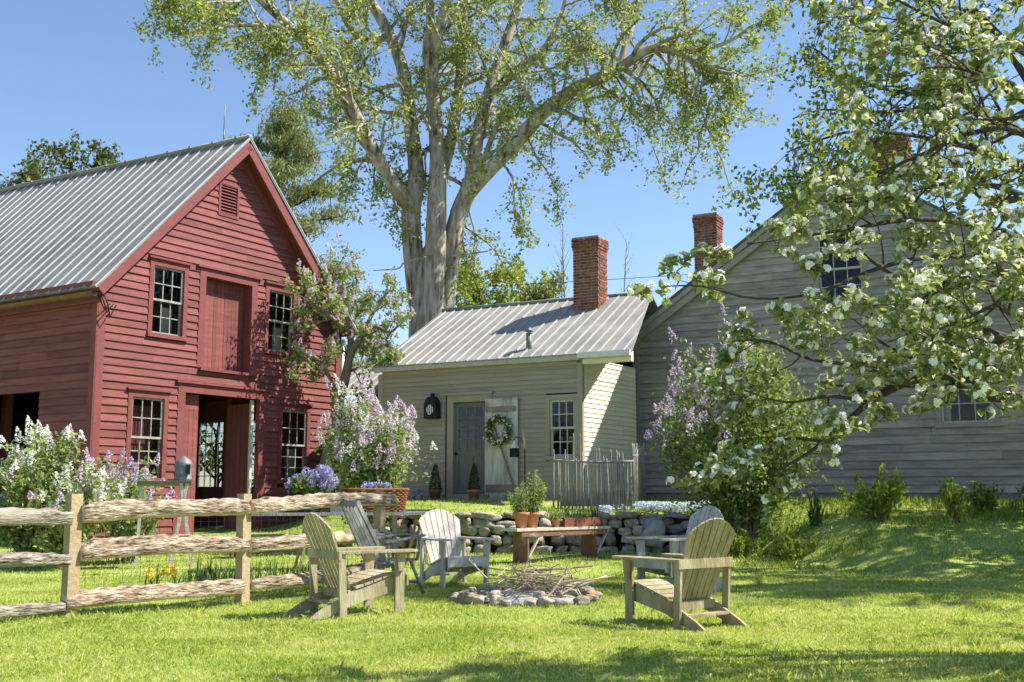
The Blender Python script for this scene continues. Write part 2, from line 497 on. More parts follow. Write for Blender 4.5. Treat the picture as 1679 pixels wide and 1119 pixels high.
def window(parent, fr, x0, x1, z0, z1, nx, rows, cw=.11, top=.14, sill=.09, casing=None, sash=None, out=.035, cap=True, name='window', double=True, label=None):
    """opening x0..x1, z0..z1 ; casing is the part, sash + pane its pieces"""
    mb = MB()
    fr.box(mb, (x0 - cw, x0), (z0, z1), (-.1, out))
    fr.box(mb, (x1, x1 + cw), (z0, z1), (-.1, out))
    fr.box(mb, (x0 - cw, x1 + cw), (z1, z1 + top), (-.1, out))
    fr.box(mb, (x0 - cw - .02, x1 + cw + .02), (z0 - sill, z0), (-.1, out + .04))
    if cap: fr.box(mb, (x0 - cw - .05, x1 + cw + .05), (z1 + top, z1 + top + .045), (-.1, out + .05))
    w = mb.build(name, casing, parent)
    if label: w['label'] = label
    s = MB()
    zm = (z0 + z1) / 2
    st = .045; mu = .02
    n1 = rows // 2
    parts = [(zm - .02, z1, n1 if rows % 2 == 0 else n1, -.045, -.01), (z0, zm + .02, rows - n1, -.082, -.047)] if double else [(z0, z1, rows, -.06, -.02)]
    for a, b, r, d0, d1 in parts:
        fr.box(s, (x0, x0 + st), (a, b), (d0, d1)); fr.box(s, (x1 - st, x1), (a, b), (d0, d1))
        fr.box(s, (x0 + st, x1 - st), (a, a + st), (d0, d1)); fr.box(s, (x0 + st, x1 - st), (b - st, b), (d0, d1))
        for i in range(1, nx):
            xx = lerp(x0 + st, x1 - st, i / nx)
            fr.box(s, (xx - mu / 2, xx + mu / 2), (a + st, b - st), (d0 + .006, d1 - .006))
        for j in range(1, r):
            zz = lerp(a + st, b - st, j / r)
            fr.box(s, (x0 + st, x1 - st), (zz - mu / 2, zz + mu / 2), (d0 + .009, d1 - .009))
    s.build('sash', sash, w)
    p = MB()
    for a, b, r, d0, d1 in parts:
        dm = (d0 + d1) / 2
        p.add([fr.p(x0 + .02, a + .02, dm), fr.p(x1 - .02, a + .02, dm), fr.p(x1 - .02, b - .02, dm), fr.p(x0 + .02, b - .02, dm)], [(0, 1, 2, 3)])
    p.build('pane', m_glass, w)
    return w


def chimney(parent, c, w, d, z0, z1, ax, label=None):
    """brick by brick round a mortar core"""
    ax = Vector((ax[0], ax[1], 0)).normalized(); ay = V(-ax.y, ax.x, 0)
    c = Vector((c[0], c[1], 0))
    mb = MB()
    mb.fbox(c, ax, ay, Z, (-w / 2 + .012, w / 2 - .012), (-d / 2 + .012, d / 2 - .012), (z0, z1), 1)
    z = z0; k = 0
    bh, bl, jo = .056, .19, .015
    while z < z1 - .03:
        top = z1 - z
        e = .03 if top < .22 else (.015 if top < .3 else 0)
        hw, hd = w / 2 + e, d / 2 + e
        for side in range(4):
            L = (w if side % 2 == 0 else d) + 2 * e
            x = -L / 2 - (bl / 2 if k % 2 else 0)
            while x < L / 2 - .01:
                a = max(x, -L / 2); b = min(x + bl - jo, L / 2)
                if b - a > .02:
                    o = rnd.uniform(-.003, .003)
                    if side == 0: mb.fbox(c, ax, ay, Z, (a, b), (-hd + o, -hd + .09), (z, z + bh))
                    elif side == 2: mb.fbox(c, ax, ay, Z, (a, b), (hd - .09, hd + o), (z, z + bh))
                    elif side == 1: mb.fbox(c, ax, ay, Z, (hw - .09, hw + o), (max(a, -hd + .092), min(b, hd - .092)), (z + .001, z + bh - .001))
                    else: mb.fbox(c, ax, ay, Z, (-hw + o, -hw + .09), (max(a, -hd + .092), min(b, hd - .092)), (z + .001, z + bh - .001))
                x += bl
        z += bh + jo; k += 1
    ch = mb.build('chimney', [m_brick, m_mortar], parent)
    if label: ch['label'] = label
    cp = MB(); cp.fbox(c, ax, ay, Z, (-w / 2 - .02, w / 2 + .02), (-d / 2 - .02, d / 2 + .02), (z1 + .002, z1 + .05))
    cp.build('chimney_cap', m_darkstone, ch)
    return ch


def roof_plane(mb, a0, a1, b0, b1, th=.05, mi=0):
    """a0->a1 eave, b0->b1 ridge"""
    n = (a1 - a0).cross(b0 - a0).normalized()
    if n.z < 0: n = -n
    mb.hexa([a0 - n * th, a1 - n * th, b1 - n * th, b0 - n * th, a0, a1, b1, b0], mi)
    return n


def ribs(mb, a0, a1, b0, b1, n, step, w, h, mi=1, jit=.012):
    L = (a1 - a0).length; k = int(L / step)
    d = (a1 - a0).normalized()
    for i in range(k + 1):
        t = min(max((i * step + rnd.uniform(-jit, jit)) / L, .004), .996)
        p = a0.lerp(a1, t); q = b0.lerp(b1, t)
        dd = (q - p).normalized()
        mb.fbox(p + n * .0005, dd, d, n, (-.01, (q - p).length - .02), (-w / 2, w / 2), (0, h), mi)


# ------------------------------------------------------------------ red barn
BG = V(.541, .841, 0).normalized(); BN = V(BG.y, -BG.x, 0); BL = V(-BG.y, BG.x, 0)
BO = V(-8.417, 22, 0)
BW, BLEN = 7.3, 13.0
barn = empty("red_barn", (BO + BG * 3.65 + BL * 5 + Z * .2).to_tuple(), "red clapboard barn with ribbed metal roof, loft door and open ground-floor doorway", "barn")
F1 = Fr(BO, BG, BN)
EZ, RZ, AP = 5.46, 9.28, 3.65
SL = (RZ - EZ) / AP


def gab(z):
    if z <= EZ: return (0, BW)
    k = (z - EZ) / SL
    return (k, BW - k)


bop = [(1.22, 2.28, 4.50, 6.22), (4.62, 5.69, 4.50, 6.22), (.82, 1.88, 1.42, 3.36), (5.18, 6.28, 1.42, 3.36),
       (2.6, 4.36, 3.93, 6.24), (2.12, 4.76, -1, 3.6), (3.06, 3.68, 7.55, 8.36)]
mb = MB()
clapboards(mb, F1, -.3, RZ - .05, .165, gab, bop, lap=.031)
mb.build('gable_wall', m_red, barn)
# long wall (left, in shade) with a wide dark opening, plus plain far walls
F2 = Fr(BO, BL, -BG)
mb = MB()
clapboards(mb, F2, -.3, EZ + .1, .165, lambda z: (0, BLEN), [(1.75, 4.3, -1, 3.25)], lap=.031)
mb.build('side_wall', m_red, barn)
mb = MB()
F3 = Fr(BO + BG * BW, BL, BG)
# right long wall with two window openings seen through the doorway
for (x0, x1, z0, z1) in [(0, 2.4, -.3, EZ), (3.35, 4.05, -.3, EZ), (5.1, BLEN, -.3, EZ), (2.4, 3.35, -.3, 1.35), (2.4, 3.35, 3.2, EZ), (4.05, 5.1, -.3, 1.35), (4.05, 5.1, 3.2, EZ)]:
    F3.box(mb, (x0, x1), (z0, z1), (-.12, 0))
F4 = Fr(BO + BL * BLEN, BG, BL)
F4.box(mb, (.13, BW - .13), (-.3, EZ), (-.12, 0))
mb.hexa([F4.p(0, EZ, -.12), F4.p(BW, EZ, -.12), F4.p(BW, EZ, 0), F4.p(0, EZ, 0), F4.p(AP - .02, RZ, -.12), F4.p(AP + .02, RZ, -.12), F4.p(AP + .02, RZ, 0), F4.p(AP - .02, RZ, 0)])
mb.build('rear_wall', m_red, barn)
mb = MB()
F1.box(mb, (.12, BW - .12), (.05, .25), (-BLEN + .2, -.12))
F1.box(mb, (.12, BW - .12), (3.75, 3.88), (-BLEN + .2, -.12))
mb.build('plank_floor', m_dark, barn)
for (x0, x1) in [(2.4, 3.35), (4.05, 5.1)]:
    window(barn, F3, x0, x1, 1.35, 3.2, 4, 6, casing=m_redtrim, sash=m_door, double=False, cap=False)
# interior posts and a stack of stuff give the dark a little depth
for (x, d) in [(5.0, -1.6), (3.3, -4.0), (1.2, -5), (6.4, -4.9)]:
    mb = MB(); F1.box(mb, (x, x + .18), (.25, 3.75), (d, d + .18)); mb.build('interior_post', m_redtrim, barn)

# corner boards
mb = MB()
F1.box(mb, (-.03, .17), (-.3, EZ), (.004, .045)); F2.box(mb, (-.045, .12), (-.3, EZ - .05), (.004, .044))
mb.build('corner_board', m_redtrim, barn)
mb = MB(); F1.box(mb, (BW - .16, BW + .03), (-.3, EZ - .05), (.004, .045)); mb.build('corner_board', m_redtrim, barn)
# windows
for (x0, x1, z0, z1, rows) in [(1.34, 2.16, 4.60, 6.07, 4), (4.74, 5.57, 4.60, 6.07, 4), (.94, 1.76, 1.53, 3.21, 5), (5.3, 6.16, 1.53, 3.21, 5)]:
    w = window(barn, F1, x0, x1, z0, z1, 3, rows, casing=m_redtrim, sash=m_barnsash)
    if z0 < 2 and x0 < 2:
        mb = MB()
        for i in range(4): F1.box(mb, (x0 + .03 + i * .2, x0 + .2 + i * .2), (z0 + .05, z1 - .15), (-.34, -.30))
        for zz in (1.75, 2.25, 2.8): F1.box(mb, (x0, x1), (zz, zz + .09), (-.30, -.27))
        mb.build('inner_shutter', m_redtrim, w)
    else:
        mb = MB()
        F1.box(mb, (x0 - .05, x0 + .3), (z0, z0 + (z1 - z0) * .5), (-.4, -.37)); F1.box(mb, (x1 - .25, x1 + .05), (z0, z0 + (z1 - z0) * .45), (-.42, -.39))
        mb.build('curtain', m_bleached, w)
# loft door
mb = MB()
F1.box(mb, (2.6, 2.78), (3.98, 6.06), (-.3, .035)); F1.box(mb, (4.18, 4.36), (3.98, 6.06), (-.3, .035))
F1.box(mb, (2.6, 4.36), (6.06, 6.24), (-.3, .037)); F1.box(mb, (2.5, 4.46), (6.24, 6.29), (-.1, .09)); F1.box(mb, (2.66, 4.4), (3.92, 3.98), (-.3, .1))
ld_ = mb.build('loft_door_frame', m_redtrim, barn)
mb = MB(); x = 2.79
while x < 4.16:
    w_ = rnd.uniform(.1, .13); xe = min(x + w_, 4.17)
    F1.box(mb, (x, xe - .007), (3.985, 6.055), (-.27, -.22 + rnd.uniform(-.004, .004))); x = xe
mb.build('loft_door', m_red, barn)
# ground doorway: frame, slid-open door leaf, white standing pole
mb = MB()
F1.box(mb, (2.12, 2.32), (-.3, 3.4), (-.1, .035)); F1.box(mb, (4.54, 4.76), (-.3, 3.4), (-.1, .035)); F1.box(mb, (2.12, 4.76), (3.4, 3.6), (-.1, .037)); F1.box(mb, (2.05, 4.86), (3.6, 3.65), (-.1, .09))
mb.build('doorway_frame', m_redtrim, barn)
mb = MB(); x = 2.33
while x < 2.84:
    xe = min(x + .13, 2.85); F1.box(mb, (x, xe - .007), (.2, 3.38), (-.19, -.14)); x = xe
dl = mb.build('barn_door', m_red, barn)
mb = MB(); mb.tube([F1.p(2.45, 1.95, -.13), F1.p(2.45, 1.95, -.06), F1.p(2.45, 1.75, -.06), F1.p(2.45, 1.75, -.13)], .015, 6); mb.build('door_handle', m_iron, dl)
mb = MB(); x = 3.9
hd = (BL * -1)
for i in range(5):
    a = F1.p(4.5, .25, -.16 - i * .16)
    mb.fbox(a, BL, BG, Z, (0, .15), (-.05, 0), (0, 3.05))
dl2 = mb.build('barn_door', m_redtrim, barn)
mb = MB(); F1.box(mb, (4.36, 4.44), (.2, 3.38), (-.12, -.06)); mb.build('white_door_post', m_sash, barn)
# iron hook on the frame
mb = MB(); mb.tube([F1.p(2.2, 1.62, .04), F1.p(2.2, 1.62, .1), F1.p(2.2, 1.55, .13), F1.p(2.2, 1.5, .08), F1.p(2.26, 1.55, .06)], .012, 6); mb.build('iron_hook', m_iron, barn)
# louvred vent
mb = MB()
F1.box(mb, (3.06, 3.12), (7.55, 8.36), (-.05, .035)); F1.box(mb, (3.62, 3.68), (7.55, 8.36), (-.05, .035)); F1.box(mb, (3.12, 3.62), (7.55, 7.61), (-.05, .037)); F1.box(mb, (3.12, 3.62), (8.3, 8.36), (-.05, .037))
for i in range(9):
    z = 7.63 + i * .075
    mb.hexa([F1.p(3.12, z, .028), F1.p(3.62, z, .028), F1.p(3.62, z, .016), F1.p(3.12, z, .016), F1.p(3.12, z + .06, -.03), F1.p(3.62, z + .06, -.03), F1.p(3.62, z + .06, -.042), F1.p(3.12, z + .06, -.042)])
mb.build('gable_vent', m_redtrim, barn)
# roof
OV = .36; EO = .34
RTOP = RZ + .2
back = BLEN + .3
lift = .3


def br(t, z, l):
    return BO + BG * t + BL * l + Z * (z + lift * max(l, 0) / BLEN * (1 if z > 7 else 0))


ez = RTOP - (AP + EO) * SL
for sgn in (0, 1):
    e0, r0 = (-EO, AP) if sgn == 0 else (BW + EO, AP)
    mb = MB()
    a0, a1, b0, b1 = br(e0, ez, -OV), br(e0, ez, back), br(r0, RTOP, -OV), br(r0, RTOP, back)
    ns = int((a1 - a0).length / .385)
    for i in range(ns):
        q0, q1 = i / ns, (i + 1) / ns
        n = roof_plane(mb, a0.lerp(a1, q0), a0.lerp(a1, q1), b0.lerp(b1, q0), b0.lerp(b1, q1), .04)
        ribs(mb, a0.lerp(a1, q0), a0.lerp(a1, q0) + (a1 - a0).normalized() * .01, b0.lerp(b1, q0), b0.lerp(b1, q0) + (b1 - b0).normalized() * .01, n, 1, .034, .022)
    ro = mb.build('roof', [m_barnmetal, m_rib], barn)
    # deck under the metal, rake boards, soffit
    mb = MB()
    dn = -n * .045
    a0, a1, b0, b1 = br(e0 * .98, ez + .02, -OV + .03) + dn, br(e0 * .98, ez + .02, back) + dn, br(r0, RTOP - .01, -OV + .03) + dn, br(r0, RTOP - .01, back) + dn
    roof_plane(mb, a0 - n * .02, a1 - n * .02, b0 - n * .02, b1 - n * .02 - Z * lift * .0, .08)
    u = (b0 - a0).normalized()
    # rake trim against the wall, and the outer barge
    mb.fbox(a0 - n * .105 + BL * .02, u, BL, n, (.02, (b0 - a0).length - .12), (-.035, .02), (-.1, .098))
    q0 = BO + BG * (0 if sgn == 0 else BW) + Z * (EZ - .02)
    q1 = BO + BG * AP + Z * (RZ - .02)
    mb.fbox(q0 + BN * .004, (q1 - q0).normalized(), BN, n, (-.1, (q1 - q0).length), (0, .04), (-.2, .03))
    mb.build('rake_trim', m_redtrim, barn)
mb = MB()
mb.tube([br(AP, RTOP + .02, -OV), br(AP, RTOP + .02, back)], .07, 6)
for i in range(16): mb.fbox(br(AP, RTOP + .03, i * .8), BL, BG, Z, (0, .06), (-.11, .11), (0, .05))
mb.build('ridge_cap', m_barnmetal, barn)
# eave boxing + gutter at the left eave with its broken bracket
mb = MB()
F2.box(mb, (-.2, BLEN), (EZ - .42, EZ - .12), (.03, .1)); F2.box(mb, (-.2, BLEN), (EZ - .12, EZ - .02), (.03, .3))
mb.build('eave_board', m_redtrim, barn)
mb = MB(); pts = []
for k in range(7):
    a = math.pi + math.pi * k / 6
    pts.append((.37 + .08 * math.cos(a), .02 + .08 * math.sin(a)))
g0, g1 = -.38, BLEN
for (d0, z0), (d1, z1) in zip(pts, pts[1:]):
    mb.hexa([F2.p(g0, EZ - .3 + z0, d0), F2.p(g1, EZ - .3 + z0, d0), F2.p(g1, EZ - .3 + z1, d1), F2.p(g0, EZ - .3 + z1, d1),
             F2.p(g0, EZ - .296 + z0, d0), F2.p(g1, EZ - .296 + z0, d0), F2.p(g1, EZ - .296 + z1, d1), F2.p(g0, EZ - .296 + z1, d1)])
mb.build('gutter', m_benchwood, barn)
mb = MB()
for dx in (0, .07, .15): mb.tube([F1.p(-.2 + dx, EZ - .2, .2), F1.p(-.1 + dx, EZ - .45, .24), F1.p(0 + dx, EZ - .55 - dx, .2), F1.p(.2 + dx, EZ - .42, .12)], .014, 5)
mb.build('gutter_bracket', m_iron, barn)
mb = MB(); mb.tube([F1.p(BW + .08, EZ - .3, .06), F1.p(BW + .08, .2, .06)], .045, 8); mb.build('downspout', m_white, barn)
mb = MB(); mb.tube([br(AP, RTOP, .55), br(AP, RTOP + .35, .55)], .02, 6); mb.tube([br(AP, RTOP + .3, .55), br(AP, RTOP + .95, .55)], .011, 5)
mb.build('lightning_rod', m_wire, barn)

# ------------------------------------------------------------------ gray cottage (ell)
EG = V(.884, -.467, 0).normalized(); EN = V(-.467, -.884, 0).normalized()     # along (to the right), outwards
EO_ = V(1.506, 23.5, 0)
LFT = EG * -1
FE = Fr(EO_, LFT, EN)      # x grows to the left
ell = empty("gray_cottage", (EO_ + LFT * 2.6 - EN * 2.2 + Z * 1.1).to_tuple(), "low stone-gray clapboard cottage with ribbed metal roof and a half-glazed door", "cottage")
EE = 4.2; ERZ = 5.98; ED = 3.0
mb = MB()
clapboards(mb, FE, .95, EE - .24, .105, lambda z: (.1, 5.14), [(2.2, 3.42, .9, 3.42), (.04, .86, 1.9, 3.36)], lap=.02, maxlen=4)
mb.build('front_wall', m_tan, ell)
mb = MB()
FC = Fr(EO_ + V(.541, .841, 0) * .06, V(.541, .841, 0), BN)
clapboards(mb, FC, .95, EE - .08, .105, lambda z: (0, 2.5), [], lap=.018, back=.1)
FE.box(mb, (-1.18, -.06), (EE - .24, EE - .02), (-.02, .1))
cw = mb.build('side_wall', m_sunlit_cream, ell); cw['label'] = 'clapboard bay coloured cream as if sunlit, between the gray wall and the farmhouse'
mb = MB()
FE.box(mb, (-.02, .1), (.95, EE - .2), (-.08, .03)); FE.box(mb, (5.14, 5.28), (.95, EE - .2), (-.12, .03)); FE.box(mb, (.1, 5.14), (EE - .24, EE - .06), (-.1, .028)); FE.box(mb, (.1, 2.2), (.8, 1.0), (-.1, .03)); FE.box(mb, (3.42, 5.14), (.8, 1.0), (-.1, .03))
mb.build('wall_trim', m_tantrim, ell)
# remaining walls close it
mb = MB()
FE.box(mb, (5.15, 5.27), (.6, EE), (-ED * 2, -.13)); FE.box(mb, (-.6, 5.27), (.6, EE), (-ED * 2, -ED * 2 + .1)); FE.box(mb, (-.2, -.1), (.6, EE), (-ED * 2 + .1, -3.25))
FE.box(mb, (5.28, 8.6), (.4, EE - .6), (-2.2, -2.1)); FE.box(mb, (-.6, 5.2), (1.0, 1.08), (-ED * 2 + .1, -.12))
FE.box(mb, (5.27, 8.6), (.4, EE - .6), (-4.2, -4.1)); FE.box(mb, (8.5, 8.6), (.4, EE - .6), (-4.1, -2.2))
mb.build('rear_wall', m_dark, ell)  # near-black walls hold the indoor gloom in their colour
# roof of the cottage, the lower back piece to the left
def er(x, d, z): return EO_ + LFT * x + EN * d + Z * z
mb = MB()
a0, a1, b0, b1 = er(-1.21, .16, EE - .02), er(5.36, .16, EE - .02), er(-.5, -ED, ERZ), er(5.36, -ED, ERZ)
n = roof_plane(mb, a0, a1, b0, b1, .05); ribs(mb, er(-.48, .16, EE - .02), a1, b0, b1, n, .272, .028, .022, jit=.004)
for i in range(1, 3):
    xx = -.48 - i * .272; q = 1 - (i * .272) / .74
    ribs(mb, er(xx, .16, EE - .02), er(xx - .001, .16, EE - .02), er(xx, .16, EE - .02).lerp(er(xx, -ED, ERZ), q), er(xx - .001, .16, EE - .02).lerp(er(xx - .001, -ED, ERZ), q), n, 1, .028, .022)
c0, c1 = er(-.5, -ED * 2 - .1, EE), er(5.36, -ED * 2 - .1, EE)
roof_plane(mb, c0, c1, b0, b1, .05)
mb.build('roof', [m_ellmetal, m_rib], ell)
mb = MB()
k0 = (ERZ - EE) / (ED + .16)
a0, a1, b0, b1 = er(5.38, -1.5, EE - .45), er(8.9, -1.5, EE - .45), er(5.38, -ED, EE - .45 + 1.5 * k0 * 1.05), er(8.9, -ED, EE - .45 + 1.5 * k0 * 1.05)
n = roof_plane(mb, a0, a1, b0, b1, .05); ribs(mb, a0, a1, b0, b1, n, .272, .028, .022, jit=.004)
roof_plane(mb, er(5.38, -4.5, EE - .45), er(8.9, -4.5, EE - .45), b0, b1, .05)
mb.build('roof', [m_ellmetal, m_rib], ell)
mb = MB(); mb.tube([er(-.5, -ED, ERZ + .02), er(5.38, -ED, ERZ + .02)], .05, 6); mb.build('ridge_cap', m_barnmetal, ell)
mb = MB(); FE.box(mb, (-1.2, 0), (EE - .13, EE - .01), (.16, .25)); mb.build('gutter', m_white, ell)
mb = MB(); FE.box(mb, (.0, 5.34), (EE - .15, EE - .05), (.03, .15)); mb.build('fascia', m_bleached, ell)
# door, casing
mb = MB()
FE.box(mb, (2.2, 2.36), (1.2, 3.26), (-.12, .035)); FE.box(mb, (3.2, 3.36), (1.2, 3.26), (-.12, .035)); FE.box(mb, (2.2, 3.36), (3.26, 3.42), (-.12, .036)); FE.box(mb, (2.16, 3.52), (3.42, 3.47), (-.1, .09)); FE.box(mb, (2.2, 3.36), (.92, 1.2), (-.12, .04))
mb.build('door_casing', m_tantrim, ell)
mb = MB()
FE.box(mb, (2.365, 2.46), (1.21, 3.25), (-.09, -.05)); FE.box(mb, (3.1, 3.195), (1.21, 3.25), (-.09, -.05)); FE.box(mb, (2.46, 3.1), (3.15, 3.25), (-.09, -.05)); FE.box(mb, (2.46, 3.1), (2.05, 2.19), (-.09, -.05)); FE.box(mb, (2.46, 3.1), (1.21, 1.36), (-.09, -.05)); FE.box(mb, (2.73, 2.83), (1.36, 2.05), (-.09, -.05)); FE.box(mb, (2.46, 3.1), (1.36, 2.05), (-.085, -.07))
for i in (1, 2): FE.box(mb, (2.46 + .64 * i / 3 - .012, 2.46 + .64 * i / 3 + .012), (2.19, 3.15), (-.085, -.055))
for i in (1, 2, 3): FE.box(mb, (2.46, 3.1), (2.19 + .96 * i / 4 - .012, 2.19 + .96 * i / 4 + .012), (-.084, -.056))
dr = mb.build('door', m_door, ell)
mb = MB(); mb.add([FE.p(2.45, 2.18, -.072), FE.p(3.11, 2.18, -.072), FE.p(3.11, 3.16, -.072), FE.p(2.45, 3.16, -.072)], [(0, 1, 2, 3)]); mb.build('pane', m_glass, dr)
mb = MB(); mb.lathe(FE.p(3.15, 2.1, -.02), [(.03, -.03), (.035, 0), (.02, .03)], 8); mb.build('door_knob', m_iron, dr)
window(ell, FE, .17, .77, 2.0, 3.22, 3, 4, cw=.09, top=.11, casing=m_tantrim, sash=m_sash, cap=False)
mb = MB(); FE.box(mb, (.2, .74), (2.3, 2.33), (-.3, -.12)); 
for i in range(2): mb.lathe(FE.p(.36 + i * .24, 2.33, -.2), [(.045, 0), (.06, .1), (.065, .1), (.0, .09)], 10)
mb.build('sill_shelf', m_terra, ell)
chimney(ell, (1.9, 26.15), .66, .56, 5.4, 7.3, EG, "tall red brick chimney with corbelled top")
mb = MB(); mb.tube([er(1.42, -.28, 4.3), er(1.42, -.28, 4.78)], .065, 10); mb.lathe(er(1.42, -.28, 4.8), [(.055, 0), (.12, .02), (.0, .09)], 10); mb.build('stove_pipe', m_zinc, ell)

# board-and-batten door swung open against the wall
mb = MB(); FR = FE
for i, (a, b) in enumerate([(1.52, 1.70), (1.705, 1.93), (1.935, 2.15), (2.155, 2.34)]):
    FE.box(mb, (a, b), (1.18, 3.3), (.06, .09))
rd = mb.build('rustic_door', M("peeling_white_plank", [(.3, .26, .21), (.52, .48, .42), (.66, .63, .58)], 2.2, (3, 3, .5), .85, .4, 18, (3, 3, .4), island=.14, grime=((.36, .25, .15), 1.6, .58)), ell)
rd['label'] = 'peeling whitewashed plank door swung open against the wall'
mb = MB()
FE.box(mb, (1.56, 2.3), (3.0, 3.12), (.09, .115)); FE.box(mb, (1.56, 2.3), (1.24, 1.4), (.09, .115))
mb.beam(FE.p(2.1, 2.7, .1), FE.p(1.62, 1.42, .1), .02, .1, up=EN)
mb.build('door_batten', M('gray_brown_batten', [(.2, .16, .12), (.33, .28, .22)], 5, rough=.85, bump=.3), rd)

# ------------------------------------------------------------------ weathered farmhouse (right)
K = 1.15                      # stands back behind the line of the cottage front
HO = V(2.563 * K, 22.806 * K, 0)


def hz(z): return 1.2 + (z - 1.2) * K


FH = Fr(HO, EG, EN)
farm = empty("gray_farmhouse", (HO + EG * 5 - EN * 5 + Z * 1.1).to_tuple(), "big weathered gray clapboard farmhouse, gable end facing the lawn behind the apple tree", "house")
HE, HA, HAPX = hz(4.42), hz(7.42), 4.44 * K
HSL = (HA - HE) / HAPX
HW = HAPX * 2


def hg(z):
    if z <= HE: return (.0, HW)
    k = (z - HE) / HSL
    return (k, HW - k)


def hwin(x0, x1, z0, z1): return (x0 * K, x1 * K, hz(z0), hz(z1))


wins = [hwin(5.96, 6.84, 2.47, 3.85), hwin(3.86, 4.68, 4.82, 6.2), hwin(1.9, 2.7, 2.47, 3.78)]
mb = MB()
clapboards(mb, FH, 1.22, HA - .03, .172, hg, [(a - .1, b + .1, c - .1, d + .12) for a, b, c, d in wins], lap=.036, maxlen=3.4)
mb.build('gable_wall', m_gray, farm)
for x0, x1 in ((-.03, .13), (HW - .13, HW + .03)):
    mb = MB(); FH.box(mb, (x0, x1), (1.2, HE - .02), (.003, .045)); mb.build('corner_board', m_graytrim, farm)
mb = MB(); FH.box(mb, (0, HW), (.3, 1.22), (-.25, -.02)); mb.build('foundation', m_found, farm)
mb = MB()
FS = Fr(HO, EN * -1, EG * -1)
FS.box(mb, (.1, 12), (.6, HE), (-.15, 0)); Fr(HO + EG * HW, EN * -1, EG).box(mb, (.1, 12), (.6, HE), (-.15, 0)); FH.box(mb, (.16, HW - .16), (.6, HE), (-12, -11.9))
mb.hexa([FH.p(.2, HE, -12), FH.p(HW - .2, HE, -12), FH.p(HW - .2, HE, -11.9), FH.p(.2, HE, -11.9), FH.p(HAPX - .02, HA, -12), FH.p(HAPX + .02, HA, -12), FH.p(HAPX + .02, HA, -11.9), FH.p(HAPX - .02, HA, -11.9)])
FH.box(mb, (.2, HW - .2), (1.1, 1.2), (-11.9, -.1)); FH.box(mb, (.2, HW - .2), (4.6, 4.7), (-11.9, -.1))
mb.build('rear_wall', m_graytrim, farm)


def hr(x, z, d): return HO + EG * x + EN * d + Z * z


HT = HA + .2; hez = HT - (HAPX + .32) * HSL
for sgn in (0, 1):
    e = -.32 if sgn == 0 else HW + .32
    mb = MB()
    a0, a1, b0, b1 = hr(e, hez, .26), hr(e, hez, -12.2), hr(HAPX, HT, .26), hr(HAPX, HT, -12.2)
    n = roof_plane(mb, a0, a1, b0, b1, .06); mb.build('roof', m_shingle, farm)
    mb = MB(); u = (b0 - a0).normalized(); o = a0 - n * .062
    mb.fbox(o, u, EN, n, (0.03, (b0 - a0).length - .04), (-.26, -.02), (-.11, 0))
    mb.fbox(o - n * .11, u, EN, n, (.1, (b0 - a0).length - .16), (-.26, -.09), (-.16, -.002))
    mb.build('rake_trim', m_graytrim, farm)
for a, b, c, d in wins:
    window(farm, FH, a, b, c, d, 3, 4, cw=.11, top=.12, casing=m_graytrim, sash=m_sash, cap=False)
for a, b, c, d in wins[:1] + wins[2:]:
    for x0, x1 in ((a, a + .16), (b - .1, b)):
        mb = MB(); FH.box(mb, (x0, x1), (c, d), (-.3, -.26)); mb.build('curtain', m_bleached, farm)
chimney(farm, (5.05, 27.6), .6, .52, 5.4, 8.25, EG, "red brick chimney rising behind the left roof slope")
chimney(farm, (9.2, 25.9), .9, .8, 6.4, 9.7, EG, "brick chimney half hidden by apple leaves")
# ------------------------------------------------------------------ rail fence
FP = [(-5.65, 9.4), (-4.30, 10.91), (-2.985, 12.40), (-1.68, 14.1)]
fence = empty("rail_fence", (-2.985, 12.4, 0), "three-rail split log fence of bark-covered rails on pine posts at the lawn edge", "fence")
for i, (x, y) in enumerate(FP):
    h = [1.15, 1.2, 1.2, 1.22][i]
    mb = MB(); R = Matrix.Rotation(.85 + .1 * i, 3, 'Z') @ Matrix.Rotation(rnd.uniform(-.02, .02), 3, 'X')
    mb.box((x, y, h / 2 - .2), (.125, .105, h + .4), R)
    mb.build('post', m_postwood, fence)


